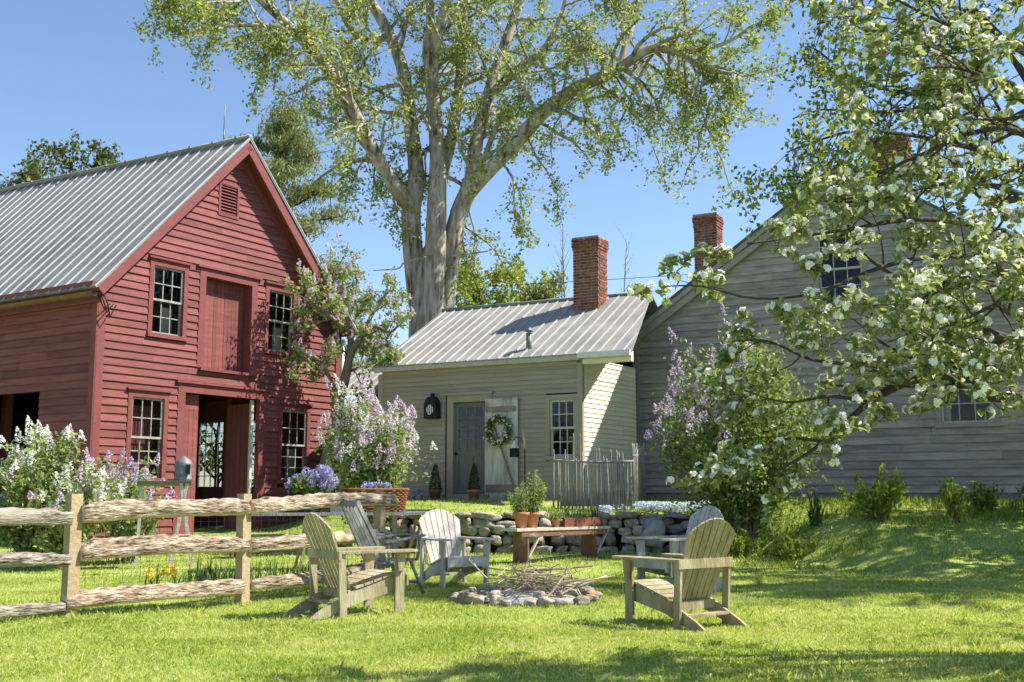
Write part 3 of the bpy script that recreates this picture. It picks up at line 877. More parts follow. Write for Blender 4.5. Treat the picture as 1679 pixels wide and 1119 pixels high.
def log_rail(a, b, r, mats, flat=.35, name='rail', seed=0):
    """split log: rough bark outside, split face along one side"""
    rr = random.Random(seed)
    a = Vector(a); b = Vector(b); d = (b - a); L = d.length; d.normalize()
    x = d.cross(Z).normalized(); u = x.cross(d)
    n, m = 16, 26
    vs = []; ph = [rr.uniform(0, 6.28) for _ in range(8)]
    for j in range(m + 1):
        t = j / m
        c = a + d * (L * t) + u * (.03 * math.sin(t * 3 + ph[0])) + x * (.02 * math.sin(t * 4 + ph[1]))
        taper = 1 + .08 * math.sin(t * 5 + ph[2])
        if t < .04 or t > .96: taper *= .8
        for k in range(n):
            al = 2 * math.pi * k / n
            q = r * taper * (1 + .1 * math.sin(3 * al + ph[3] + t * 4) + .07 * math.sin(5 * al + ph[4] - t * 9)) + rr.uniform(-.013, .013)
            px_, pz = q * math.cos(al), q * math.sin(al)
            if pz < -r * flat: pz = -r * flat + rr.uniform(-.006, .006)
            vs.append(c + x * (px_ * .85) + u * pz)
    fs = []; mi = []
    mb = MB()
    for j in range(m):
        for k in range(n):
            k2 = (k + 1) % n
            al = 2 * math.pi * (k + .5) / n
            bare = math.sin(al) < -flat or (seed % 3 == 0 and math.sin(j * .31 + ph[5]) > .55 and math.cos(al - ph[6]) > .1)
            fs.append((j * n + k, j * n + k2, (j + 1) * n + k2, (j + 1) * n + k)); mi.append(1 if bare else 0)
    fs.append(tuple(range(n - 1, -1, -1))); mi.append(1); fs.append(tuple(m * n + k for k in range(n))); mi.append(1)
    mb.add(vs, fs, 0, True); mb.mi = mi
    mb.sm[-1] = mb.sm[-2] = False
    return mb.build(name, mats, fence)


def fpt(i, t, z, off=0):
    a, b = V(*FP[i], 0), V(*FP[i + 1], 0)
    d = (b - a).normalized(); n = V(d.y, -d.x, 0)
    p = a + d * ((b - a).length * t) + n * off
    p.z = z
    return p


bk = [m_bark, m_splitwood]; gk = [m_graybark, M('grayed_split_face', [(.2, .17, .13), (.36, .32, .26)], 6, (1, 4, 4), .85, .4, 12, rotz=RZ_)]
for i, z0, z1, r, mats, t0, t1 in [(0, .93, .93, .1, gk, -.05, .97), (0, .56, .535, .085, gk, -.05, .97), (0, .17, .115, .075, gk, -.05, .97),
                                   (1, .955, 1.06, .122, bk, .03, .99), (1, .60, .64, .12, bk, .03, 1.0), (1, .115, .2, .105, bk, -.03, .98),
                                   (2, 1.05, 1.09, .105, bk, .02, 1.12), (2, .64, .63, .1, bk, .02, 1.08), (2, .2, .26, .095, bk, .04, .95)]:
    log_rail(fpt(i, t0, z0, .03), fpt(i, t1, z1, .03), r, mats, flat=.5 if mats is gk else .55, seed=int(z0 * 100) + i * 7)
# welded wire stapled behind the rails
mb = MB()
for i in (1, 2):
    for k in range(20):
        p = fpt(i, k / 20, .05, -.09); q = p.copy(); q.z = 1.05
        mb.tube([p, q], .0016, 3, smooth=False, cap=False)
    for k in range(10):
        z = .1 + k * .1
        mb.tube([fpt(i, 0, z, -.092), fpt(i, 1, z, -.092)], .0016, 3, smooth=False, cap=False)
mb.build('wire_mesh', m_wire, fence)

# ------------------------------------------------------------------ adirondack chairs


def local_root(name, label, cat, group=None):
    o = empty(name, (0, 0, 0), label, cat, group)
    return o


def prism(mb, poly, x0, x1, mi=0):
    n = len(poly)
    vs = [(x0, y, z) for y, z in poly] + [(x1, y, z) for y, z in poly]
    fs = [tuple(range(n - 1, -1, -1)), tuple(n + i for i in range(n))] + [(i, (i + 1) % n, n + (i + 1) % n, n + i) for i in range(n)]
    mb.add(vs, fs, mi)


SEATC = [(.43, .375), (.36, .385), (.26, .372), (.16, .345), (.06, .315), (-.04, .285), (-.14, .262)]


def adirondack(mat, label, w=.30, extra=True):
    r = local_root('adirondack_chair', label, 'garden chair', 'adirondack chairs round the fire pit')
    for s in (-1, 1):
        x = s * (w - .03)
        mb = MB()
        prism(mb, [(.43, .24), (.43, .365), (.36, .375), (.26, .36), (.16, .333), (.06, .303), (-.04, .273), (-.14, .25), (-.5, .075), (-.6, .012), (-.6, 0), (-.44, 0), (-.1, .13)], x - .014, x + .014)
        mb.build('side_rail', mat, r)
        mb = MB(); x = s * (w + .001)
        mb.box((x + s * .014, .34, .295), (.028, .1, .59)); mb.build('front_leg', mat, r)
        mb = MB(); mb.box((x + s * .014, -.29, .3), (.028, .075, .6), Matrix.Rotation(.05, 3, 'X')); mb.build('rear_leg', mat, r)
        # arm: broad in front, tapering back
        mb = MB(); xi = s * (w - .06); xo = s * (w + .1)
        pts = [(xi, -.34), (xi, .42), (xi + s * .02, .50), (xo - s * .03, .52), (xo, .46), (xo, .1), (xo - s * .06, -.34)]
        if s < 0: pts = pts[::-1]
        n = len(pts)
        mb.add([(a, b, .602) for a, b in pts] + [(a, b, .626) for a, b in pts], [tuple(range(n - 1, -1, -1)), tuple(n + i for i in range(n))] + [(i, (i + 1) % n, n + (i + 1) % n, n + i) for i in range(n)])
        mb.build('armrest', mat, r)
        mb = MB(); prism(mb, [(.31, .42), (.37, .42), (.39, .6), (.29, .6)], s * (w + .03), s * (w + .055)); mb.build('arm_bracket', mat, r)
    mb = MB()
    for (y0, z0), (y1, z1) in zip(SEATC, SEATC[1:]):
        d = V(0, y1 - y0, z1 - z0)
        mb.beam(V(0, y0, z0 + .008) + d * .05, V(0, y0, z0 + .008) + d * .93, 2 * w - .01, .02)
    mb.build('seat', mat, r)
    mb = MB(); mb.box((0, .445, .325), (2 * w, .022, .1)); mb.build('front_apron', mat, r)
    mb = MB()
    ang = math.radians(24)
    dy, dz = -math.sin(ang), math.cos(ang)
    for i in range(7):
        k = i - 3
        L = .86 - .013 * k * k
        b0, b1 = k * .0655, k * .089
        w0, w1 = .055, .077
        th = V(0, -dz, dy) * .019
        base = V(0, -.13, .21)
        top = base + V(0, dy, dz) * L
        cut = -.012 * k
        cz = V(0, dy, dz)
        A = [base + V(b0 - w0 / 2, 0, 0), base + V(b0 + w0 / 2, 0, 0), top + V(b1 + w1 / 2, 0, 0) + cz * (cut - .006), top + V(b1 - w1 / 2, 0, 0) + cz * (-cut - .006)]
        m = (A[2] + A[3]) / 2 + cz * .008
        A = [A[0], A[1], A[2], m, A[3]]
        B = [p + th for p in A]
        mb.add(A + B, [(0, 1, 2, 3, 4), (9, 8, 7, 6, 5)] + [(j, 5 + j, 5 + (j + 1) % 5, (j + 1) % 5) for j in range(5)])
    mb.build('backrest', mat, r)
    mb = MB(); mb.box((0, -.335, .585), (2 * w + .1, .03, .085)); mb.build('back_support', mat, r)
    mb = MB(); mb.box((0, -.19, .205), (2 * w - .06, .03, .08)); mb.build('lower_support', mat, r)
    mb = MB(); mb.box((0, -.33, .13), (2 * w - .06, .1, .022)); mb.build('rear_stretcher', mat, r)
    return r


def place(o, x, y, face, z=None, tilt=0):
    o.location = (x, y, ground_z(x, y) + .004 if z is None else z)
    o.rotation_euler = (0, tilt, math.atan2(-face[0], face[1]))


ch1 = adirondack(m_ch_olive, 'olive-brown weathered adirondack chair seen from behind, right of the fire pit')
place(ch1, 1.56, 10.45, (-.6, .8))
def chair_copy(src, mat, label):
    r = src.copy(); COL.objects.link(r); r['label'] = label
    for c in list(src.children):
        d = c.copy(); COL.objects.link(d); d.parent = r
        if mat:
            d.data = c.data.copy(); d.data.materials[0] = mat
    return r
ch2 = chair_copy(ch1, M("tan_weathered_cedar", [(.22, .185, .1), (.33, .285, .175), (.44, .395, .27)], 5, (1, 1, .35), .8, .35, 30, (1, 1, .2), island=.1), 'tan weathered adirondack chair in side view in front of the log fence')
place(ch2, -1.58, 11.2, (.80, .58))
ch3 = chair_copy(ch1, m_ch_white, 'pale silvered adirondack chair facing the camera behind the fire pit')
place(ch3, -.78, 14.75, (.5, -.87))
ch4 = chair_copy(ch1, m_ch_gray, 'silver-gray adirondack chair half hidden behind the olive-brown one')
place(ch4, 2.12, 14.1, (-.86, -.5)); ch4.scale = (1.06, 1.06, 1.06)

# narrow dark armchair with a tall lath back
lc = local_root('lath_back_chair', 'dark gray narrow chair with tall lath back and splayed legs by the fence', 'garden chair')
mat = m_ch_dark
def stick(name, a, b, r=.017, parent=lc, m=mat, n=6):
    mb = MB(); mb.tube([a, b], r, n, smooth=True); return mb.build(name, m, parent)
bt = []
for s in (-1, 1):
    mb = MB(); mb.beam((s * .2, -.16, .36), (s * .15, -.58, 1.1), .035, .05, up=V(0, 1, 0)); mb.build('back_stile', mat, lc)
    mb = MB(); mb.box((s * .26, .05, .66), (.06, .6, .022), Matrix.Rotation(.12, 3, 'X')); mb.build('armrest', mat, lc)
    stick('arm_post', (s * .24, .26, .4), (s * .26, .28, .68))
    stick('arm_post', (s * .24, -.16, .36), (s * .26, -.2, .64))
    stick('leg', (s * .18, .2, .4), (s * .27, .34, .0), .02)
    stick('leg', (s * .18, -.2, .36), (s * .27, -.36, .0), .02)
    stick('stretcher', (s * .235, .29, .16), (s * .235, -.29, .16), .012)
stick('stretcher', (-.24, .3, .13), (.24, .3, .13), .014)
mb = MB()
for i in range(3):
    k = i - 1
    mb.beam((k * .085, -.17, .37), (k * .07, -.57, 1.06), .012, .05, up=V(0, 1, 0))
mb.build('back_lath', mat, lc)
mb = MB(); mb.beam((-.17, -.575, 1.08), (.17, -.575, 1.08), .03, .07); mb.build('top_rail', mat, lc)
mb = MB()
for i in range(6): mb.box((0, -.2 + i * .09, .385 + .004 * i), (.46, .078, .025))
mb.build('seat', mat, lc)
place(lc, -1.5, 13.5, (.72, .69))

# ------------------------------------------------------------------ fire pit with kindling
pit = empty('fire_pit', (.17, 12.75, .02), 'low ring of pale fieldstones around a fire pit in the lawn', 'fire pit')
n = 24
for k in range(n):
    a = 2 * math.pi * k / n + rnd.uniform(-.05, .05)
    R_ = .76 + rnd.uniform(-.04, .05)
    s_ = rnd.uniform(.15, .25)
    mb = MB(); mb.rock((.17 + R_ * math.cos(a), 12.75 + R_ * math.sin(a), .035 + rnd.uniform(0, .03)), (s_ * rnd.uniform(.9, 1.5), s_, s_ * rnd.uniform(.5, .8)), rough=.32)
    mb.build('ring_stone', m_stone, pit)
for k in range(12):
    a = 2 * math.pi * k / 12 + rnd.uniform(-.2, .2)
    mb = MB(); s_ = rnd.uniform(.1, .17)
    mb.rock((.17 + .63 * math.cos(a), 12.75 + .63 * math.sin(a), .12), (s_, s_, s_ * .7), rough=.3); mb.build('ring_stone', m_stone, pit)
mb = MB(); mb.lathe((.17, 12.75, .0), [(.7, 0), (.5, .05), (.2, .09), (.0, .1)], 18); mb.build('ash_bed', m_darkstone, pit)
m_stick = [M("dry_stick_bark", [(.12, .085, .06), (.26, .2, .15), (.4, .33, .26)], 12, rough=.9, bump=.4, island=.15), M("barkless_stick", [(.34, .27, .2), (.5, .42, .33)], 12, rough=.85, bump=.2, island=.1)]
for k in range(58):
    a = rnd.uniform(0, 2 * math.pi); L = rnd.uniform(.35, 1.05); r0 = rnd.uniform(.004, .013)
    c = V(.2 + rnd.gauss(0, .24), 12.75 + rnd.gauss(0, .2), .12 + .13 * abs(rnd.gauss(0, .6)) + .002 * k)
    d = V(math.cos(a) * 1.0, math.sin(a) * .7, rnd.uniform(-.25, .25)).normalized()
    up = k in (3, 9, 17, 28)
    if up:
        d = V(rnd.uniform(-.7, .7), rnd.uniform(-.3, .3), .8).normalized(); L = rnd.uniform(.35, .6); c = V(rnd.uniform(.3, .75), 12.6, .2); r0 = .011
    if k == 1: c = V(.72, 12.5, .16); d = V(.9, .1, .36).normalized(); L = .75; r0 = .022
    if k == 2: c = V(.42, 12.15, .16); d = V(.55, .5, .5).normalized(); L = .55; r0 = .02
    pts = []
    bend = V(rnd.gauss(0, .06), rnd.gauss(0, .06), rnd.gauss(0, .03))
    for j in range(5):
        t = j / 4 - .5
        p = c + d * (L * t) + bend * (1 - 4 * t * t) * L * .6 + V(rnd.gauss(0, .008), rnd.gauss(0, .008), rnd.gauss(0, .006))
        p.z = max(p.z, .05)
        pts.append(p)
    mb = MB(); mb.tube(pts, [r0, r0 * .95, r0 * .85, r0 * .7, r0 * .45], 5)
    if rnd.random() < .5:
        mb.tube([pts[2], pts[2] + (pts[3] - pts[2]) * .6 + V(rnd.gauss(0, .06), rnd.gauss(0, .06), .05), pts[3] + V(rnd.gauss(0, .12), rnd.gauss(0, .12), .08)], [r0 * .6, r0 * .5, r0 * .3], 4)
    o = mb.build('kindling_stick', m_stick[k % 2])
    tag(o, 'dry stick in the kindling heap on the fire pit', 'stick', 'kindling sticks heaped on the fire pit')
    if k == 1: o['label'] = 'thick gray stick poking out to the right of the fire pit'
    if k == 2: o['label'] = 'stout forked stick leaning over the front stones of the fire pit'

# ------------------------------------------------------------------ field-stone retaining wall
sw = empty('stone_wall', (.4, 20.8, .1), 'dry-laid fieldstone retaining wall below the cottage terrace', 'wall')
mb = MB(); md = MB()
rs = random.Random(11)
for row in range(5):
    x = -2.55 + rs.uniform(0, .2)
    while x < 3.85:
        big = x > 2.75
        w = rs.uniform(.22, .5) if not big else rs.uniform(.35, .65)
        if row == 4: w *= 1.3
        h = [.24, .22, .2, .19, .13][row] * rs.uniform(.9, 1.2)
        z = [.05, .24, .42, .58, .73][row]
        xc = x + w / 2
        y = wall_y(xc) - .02 + row * .025 + rs.uniform(-.05, .05)
        bulge = .22 * math.exp(-((xc - 2.2) / .4) ** 2)
        tgt = md if big else mb
        rnd.seed(int(xc * 1000) + row)
        tgt.rock((xc, y - bulge, z + ground_z(xc, y - .5) * .5 + rs.uniform(-.02, .03) + h / 2 - .07), (w * 1.1, .36, h * 1.12), Matrix.Rotation(rs.uniform(-.12, .12), 3, 'Z') @ Matrix.Rotation(rs.uniform(-.15, .15), 3, 'Y'), rough=.3)
        x += w * .93
rnd.seed(77)
mb.build('stonework', m_stone, sw)
md.build('stonework', m_darkstone, sw)['label'] = 'stones coloured gray for the shade at the right end'  # darker gray stone carries the shade at this end
bl = MB(); bl.rock((2.6, 20.45, .5), (.6, .42, .62), Matrix.Rotation(.3, 3, 'Y'), rough=.25)
tag(bl.build('boulder', m_darkstone), 'larger gray boulder leaning upright against the stone wall right of the bench', 'boulder')
bl = MB(); bl.rock((3.25, 20.35, .3), (.5, .4, .5), rough=.25)
tag(bl.build('boulder', m_darkstone), 'smaller gray boulder at the right end of the stone wall', 'boulder')
# backing earth of the wall
mb = MB()
for (a, b), (c, d) in zip(WALLP, WALLP[1:]): mb.hexa([(a, b + .1, -.1), (c, d + .1, -.1), (c, d + .5, -.1), (a, b + .5, -.1), (a, b + .12, .74), (c, d + .12, .74), (c, d + .5, .8), (a, b + .5, .8)])
mb.build('earth_fill', m_soil, sw)

# ------------------------------------------------------------------ plant bench
B0, B1 = V(.1, 18.3, 0), V(1.55, 19.75, 0)
bd = (B1 - B0).normalized(); bn = V(bd.y, -bd.x, 0); BLn = (B1 - B0).length
bz = ground_z(.9, 19)
bench = empty('plank_bench', ((B0 + B1) / 2 + Z * bz).to_tuple(), 'old brown plank bench with white braces carrying potted herbs', 'bench')
def bb(mb, x, y, z, mi=0): mb.fbox(B0 + Z * bz, bd, bn, Z, x, y, z, mi)
mb = MB(); bb(mb, (-.22, BLn + .08), (-.2, .2), (.52, .565)); mb.build('seat', m_bleached, bench)
for x in (.05, BLn - .3):
    mb = MB(); bb(mb, (x, x + .035), (-.17, .17), (0, .519)); 
    mb.build('leg', m_benchwood, bench)
for x in (.05, BLn - .3):
    sg = 1 if x < 1 else 1
    mb = MB(); p = B0 + Z * bz; mb.beam(p + bd * (x + .04) + bn * .15 + Z * .1, p + bd * (x + .36) + bn * .15 + Z * .515, .03, .045, up=bn); mb.build('brace', m_bleached, bench)
mb = MB(); bb(mb, (-.1, BLn), (.16, .185), (.43, .518)); mb.build('apron', m_benchwood, bench)


def bpt(x, y, z=.566): return B0 + bd * x + bn * y + Z * (bz + z)


def pot(mb, c, r0, r1, h, lip=.03):
    mb.lathe(c, [(r0, 0), (lerp(r0, r1, .8), h * .78), (r1 + .012, h * .79), (r1 + .016, h), (r1 - .008, h), (r1 - .02, h - .04), (0.0, h - .045)], 18)


nr = np.random.default_rng(5)


def rand_dirs(n):
    d = nr.normal(size=(n, 3)); return d / np.linalg.norm(d, axis=1, keepdims=True)


def leaf_verts(c, L, W, dirs=None, upbias=0.0, jit=.35, fold=0.0):
    """diamond leaves (4 verts each) around centres c"""
    n = len(c)
    d = rand_dirs(n) if dirs is None else dirs + nr.normal(size=(n, 3)) * jit
    d[:, 2] += upbias
    d /= np.linalg.norm(d, axis=1, keepdims=True)
    q = rand_dirs(n); s = np.cross(d, q); s /= np.linalg.norm(s, axis=1, keepdims=True) + 1e-9
    nn = np.cross(d, s)
    l = (L * nr.uniform(.65, 1.25, n))[:, None]; w = (W * nr.uniform(.7, 1.25, n))[:, None]
    out = np.empty((n, 4, 3))
    out[:, 0] = c - d * l * .5; out[:, 1] = c + s * w * .5 - d * l * .08 + nn * w * fold
    out[:, 2] = c + d * l * .5; out[:, 3] = c - s * w * .5 - d * l * .08 + nn * w * fold
    return out.reshape(-1, 3)


def cloud(n, c, rad, clumps=30, cs=.2, shell=.5, zmin=None, flat=1.0):
    """points in clumps through an ellipsoid"""
    d = rand_dirs(clumps) * (nr.uniform(0, 1, clumps) ** shell)[:, None]
    cc = np.array(c) + d * np.array(rad)
    k = nr.integers(0, clumps, n)
    sz = cs * nr.uniform(.5, 1.2, clumps)
    p = cc[k] + nr.normal(size=(n, 3)) * sz[k][:, None] * np.array([1, 1, flat])
    if zmin is not None: p = p[p[:, 2] > zmin]
    return p


def grass_fan(mb_list, c, n, L, W, spread, up=1.0):
    """arching strap leaves from one base, returned as quad verts"""
    out = []
    for _ in range(n):
        a = nr.uniform(0, 6.28); tilt = abs(nr.normal(0, spread))
        d = np.array([math.cos(a) * math.sin(tilt), math.sin(a) * math.sin(tilt), math.cos(tilt)])
        s = np.array([-math.sin(a), math.cos(a), 0]) * W * .5
        l = L * nr.uniform(.6, 1.1)
        b = np.array(c) + np.array([nr.normal(0, .04), nr.normal(0, .04), 0])
        m = b + d * l * .6
        t = m + (d + np.array([math.cos(a), math.sin(a), 0]) * tilt * .9 + np.array([0, 0, -tilt * .8])) * l * .42
        out += [b - s, b + s, m + s, m - s, m - s, m + s, t + s * .1, t - s * .1]
    return np.array(out)


def potted(name, label, x, y, r0, r1, h, foliage, potmat=m_terra, cat='potted plant', group=None, at=None, base=.566):
    c = at if at is not None else bpt(x, y, base)
    r = empty(name, c.to_tuple(), label, cat, group)
    mb = MB(); pot(mb, c, r0, r1, h); mb.build('pot', potmat, r)
    mb = MB(); mb.lathe(c + Z * (h - .045), [(r1 - .02, 0), (r1 * .5, .02), (0, .03)], 12); mb.build('soil', m_soil, r)
    foliage(r, c + Z * h)
    return r


def herb(height, rad, n, leaf=.035, mat=None):
    def f(r, c):
        mb = MB(); P = []
        for k in range(18):
            a = rnd.uniform(0, 6.28); q = rad * rnd.uniform(.2, 1)
            tip = c + V(math.cos(a) * q, math.sin(a) * q, height * rnd.uniform(.5, 1) * (1 - .25 * q / rad))
            mid = c.lerp(tip, .5) + V(math.cos(a), math.sin(a), 0) * -.02
            base = c + V(math.cos(a), math.sin(a), 0) * .05 - Z * .04
            mb.tube([base, mid, tip], [.005, .004, .002], 4)
            m = n // 18
            t = nr.uniform(.15, 1.05, m)[:, None]
            P.append(np.array(base) * (1 - t) + np.array(tip) * t + nr.normal(size=(m, 3)) * .028)
        mb.build('stem', m_lilacbark, r)
        P = np.concatenate(P)
        fast_mesh('foliage', leaf_verts(P, leaf, leaf * .45, upbias=.3), 4, mat or lf_herb, r)
    return f


potted('potted_herb', 'larger terracotta pot of feathery herbs at the left end of the bench', .04, .03, .085, .125, .26, herb(.42, .24, 1500, .04))
potted('potted_herb', 'terracotta pot of tall leafy herb, second from the left on the bench', .38, -.05, .09, .13, .25, herb(.78, .3, 2400, .05))
potted('potted_herb', 'small terracotta pot of trailing herb in the middle of the bench', .85, .06, .055, .085, .13, herb(.18, .2, 600, .04))
# shallow planter tray with more herbs
tr = empty('planter_tray', bpt(1.38, .0).to_tuple(), 'long red-brown planter tray of grassy herbs at the right end of the bench', 'planter')
mb = MB()
for x, y in [((.98, 1.98), (.13, .15)), ((.98, 1.98), (-.15, -.13)), ((.98, 1.0), (-.13, .13)), ((1.96, 1.98), (-.13, .13))]: bb(mb, x, y, (.567, .72))
bb(mb, (1.0, 1.96), (-.13, .13), (.567, .68))
mb.build('tray', M("rusty_brown_planter", [(.14, .05, .03), (.2, .08, .05)], 8, rough=.8, bump=.2), tr)
vs = np.concatenate([grass_fan(None, bpt(1.1 + .16 * k, rnd.uniform(-.08, .08), .68), 26, .26, .014, .35) for k in range(6)])
fast_mesh('foliage', vs, 4, lf_iris, tr)

# ------------------------------------------------------------------ things at the cottage front
# arched iron wall lantern
lan = empty('wall_lantern', FE.p(3.7, 2.85, .02).to_tuple(), 'black iron arched lantern with round pane on the cottage wall', 'lantern')
mb = MB(); c = FE.p(3.7, 2.9, .02)
prof = [(-.16, 0), (.16, 0), (.16, .32), (.13, .42), (.06, .5), (-.06, .5), (-.13, .42), (-.16, .32)]
n_ = len(prof)
mb.add([c + FE.ax * a + Z * b for a, b in prof] + [c + FE.ax * a + Z * b + EN * .22 for a, b in prof], [tuple(range(n_)), tuple(n_ + i for i in range(n_ - 1, -1, -1))] + [(i, n_ + i, n_ + (i + 1) % n_, (i + 1) % n_) for i in range(n_)])
mb.tube([c + EN * .11 + Z * .5, c + EN * .11 + Z * .58], .05, 8)
mb.build('lantern_body', m_iron, lan)
mb = MB()
m_ = 18
ring = [c + EN * .222 + FE.ax * (.105 * math.cos(2 * math.pi * k / m_)) + Z * (.2 + .13 * math.sin(2 * math.pi * k / m_)) for k in range(m_)]
mb.add(ring, [tuple(range(m_))])
mb.build('lantern_glass', M("old_mirror_glass", [(.4, .42, .36), (.6, .62, .55)], 9, rough=.12, spec=.8), lan)
mb = MB(); mb.tube(ring + [ring[0]], .014, 5)
for k in (-.05, .0, .05): mb.tube([c + EN * .23 + FE.ax * k + Z * .09, c + EN * .23 + FE.ax * k + Z * .31], .006, 4)
mb.build('lantern_rim', m_iron, lan)

# wreath on the plank door
wc = FE.p(1.95, 2.58, .17)
wr = empty('door_wreath', wc.to_tuple(), 'round green wreath dotted with white flowers hanging on the plank door', 'wreath')
mb = MB(); pts = [wc + FE.ax * (.26 * math.cos(a)) + Z * (.26 * math.sin(a)) for a in np.linspace(0, 2 * math.pi, 25)]
mb.tube(pts, .05, 6, wob=.15); mb.build('twig_ring', m_darkbark, wr)
aa = nr.uniform(0, 6.283, 1500); rr_ = .27 + nr.normal(0, .045, 1500)
P = np.array(wc) + np.outer(np.cos(aa) * rr_, np.array(FE.ax)) + np.outer(np.sin(aa) * rr_, [0, 0, 1]) + np.outer(nr.uniform(-.03, .09, 1500), np.array(EN))
fast_mesh('wreath_leaves', leaf_verts(P, .06, .03), 4, lf_lilac, wr)
P2 = P[nr.integers(0, 1500, 70)] + np.array(EN) * .05
P2 = np.repeat(P2, 5, axis=0) + nr.normal(size=(350, 3)) * .012
fast_mesh('wreath_flowers', leaf_verts(P2, .038, .03), 4, lf_white, wr)

# clipped topiaries either side of the door
for x, lab in ((3.42, 'clipped cone shrub in a clay pot left of the cottage door'), (2.42, 'clipped cone shrub in a clay pot right of the cottage door')):
    c = FE.p(x, 1.04, .42)
    def cone(r, b):
        t = nr.uniform(0, 1, 1500) ** 1.3; a = nr.uniform(0, 6.283, 1500)
        q = (.13 * (1 - t) ** .6 + .01) * nr.uniform(.75, 1.08, 1500)
        P = np.array(b) + np.stack([q * np.cos(a), q * np.sin(a), t * .56], 1)
        fast_mesh('foliage', leaf_verts(P, .035, .018), 4, lf_box, r)
        mb = MB(); mb.tube([b - Z * .04, b + Z * .35], .012, 5); mb.build('stem', m_lilacbark, r)
    potted('potted_topiary', lab, 0, 0, .1, .14, .25, cone, at=c, potmat=m_benchwood if x > 3 else m_terra, group='clipped shrubs beside the cottage door')
# stone slab step, block and cobbles
mb = MB(); mb.fbox(FE.p(2.75, .82, .75), FE.ax, EN, Z, (-.95, .75), (-.2, .35), (0, .2)); 
st = mb.build('stone_step', m_found); tag(st, 'long stone slab step in front of the cottage door', 'step')
bv = st.modifiers.new('b', 'BEVEL'); bv.width = .03; bv.segments = 2
mb = MB(); mb.fbox(FE.p(1.75, .98, .5), FE.ax, EN, Z, (-.2, .2), (-.12, .12), (0, .2)); ob = mb.build('stone_block', m_found); tag(ob, 'pale squared stone block on the grass right of the door step', 'block')
bv = ob.modifiers.new('b', 'BEVEL'); bv.width = .03; bv.segments = 2
for i, (x, d, s_) in enumerate([(4.0, .5, .26), (3.78, .55, .22), (3.9, .45, .2)]):
    mb = MB(); p = FE.p(x, 1.12 + (.12 if i == 2 else 0), d); mb.rock(p, (s_ * 1.1, s_, s_ * .8), rough=.2)
    tag(mb.build('round_stone', m_darkstone), ['large round gray cobble left of the door step', 'smaller round gray cobble nearest the door step', 'round gray cobble perched on the two beside the door step'][i], 'stone', 'cobbles by the cottage door')

# hanging feeder on a shepherd pole with a pale post
pf = FE.p(1.0, .95, .75)
sh = empty('feeder_pole', pf.to_tuple(), 'thin iron pole topped by a pale wooden spike near the cottage window', 'pole')
mb = MB(); mb.tube([pf, pf + Z * 1.25], .012, 6); mb.build('iron_rod', m_iron, sh)
mb = MB(); mb.tube([pf + Z * 1.2, pf + Z * 1.62 + FE.ax * .04], [.028, .022], 6); mb.build('wood_spike', m_splitwood, sh)
mb = MB(); mb.tube([pf + Z * 1.25, pf + Z * 1.42 + FE.ax * .1, pf + Z * 1.45 + FE.ax * .22, pf + Z * 1.38 + FE.ax * .25], .01, 5); mb.build('hook', m_iron, sh)
hc = pf + FE.ax * .25 + Z * 1.02
fe = empty('hanging_lantern', hc.to_tuple(), 'small dark lantern with pale conical hood hanging from the iron pole', 'lantern')
mb = MB(); mb.lathe(hc, [(.1, 0), (.1, .18), (.085, .19)], 6, smooth=False); mb.build('lantern_cage', m_iron, fe)
mb = MB(); mb.lathe(hc + Z * .19, [(.11, 0), (.03, .12), (.015, .17)], 8); mb.build('hood', m_white, fe)

# ------------------------------------------------------------------ stick fence
sf = empty('stick_fence', (2.0, 22.0, 1.0), 'rustic gray fence of upright sticks curving by the cottage corner', 'fence')
def sfp(t):  # curved run
    a = V(.85, 22.35, 0); b = V(2.35, 21.75, 0); m = V(1.55, 21.75, 0)
    return a * (1 - t) ** 2 + m * 2 * t * (1 - t) + b * t * t
m_graystick = M("gray_weathered_stick", [(.17, .165, .155), (.27, .265, .25), (.36, .35, .335)], 9, (1, 1, .3), .9, .4, island=.18)
for k in range(21):
    t = k / 20; p = sfp(t) + V(rnd.uniform(-.02, .02), rnd.uniform(-.03, .03), 0); h = rnd.uniform(.95, 1.3)
    p.z = ground_z(p.x, p.y) - .03
    if k in (5, 7): h = 1.55
    l = V(rnd.uniform(-.03, .03), rnd.uniform(-.03, .03), 0); r_ = rnd.uniform(.014, .025)
    mb = MB(); mb.tube([p, p + Z * h * .5 + l * .6 + V(rnd.uniform(-.015, .015), 0, 0), p + Z * h * .95 + l, p + Z * h + l], [r_, r_ * .95, r_ * .75, r_ * .3], 6); mb.build('picket', m_graystick, sf)
for k in range(15):
    t = k / 14; p = V(2.4, 21.95, 0).lerp(V(2.95, 24.6, 0), t); p.z = ground_z(p.x, p.y) - .03; h = rnd.uniform(1.1, 1.35)
    mb = MB(); r_ = rnd.uniform(.016, .03); mb.tube([p, p + Z * h * .95 + V(rnd.uniform(-.02, .02), 0, 0), p + Z * h], [r_, r_ * .8, r_ * .3], 6); mb.build('picket', m_graystick, sf)
for z in (.95,):
    mb = MB(); mb.tube([sfp(t) + V(0, -.035, ground_z(*sfp(t).xy) + z) for t in np.linspace(-.06, 1.03, 9)], .024, 6); mb.build('rail', m_graystick, sf)
mb = MB(); mb.tube([V(2.4, 21.9, 1.95), V(2.9, 24.5, 2.05)], .02, 6); mb.build('rail', m_graystick, sf)
mb = MB()
for (a, b) in [(sfp(.1), sfp(.6)), (sfp(.6), sfp(1))]:
    mb.fbox(V(a.x, a.y + .06, 0), (b - a).normalized(), V(0, 1, 0), Z, (0, (b - a).length), (0, .025), (.95, 1.22))
mb.build('base_plank', m_graytrim, sf)

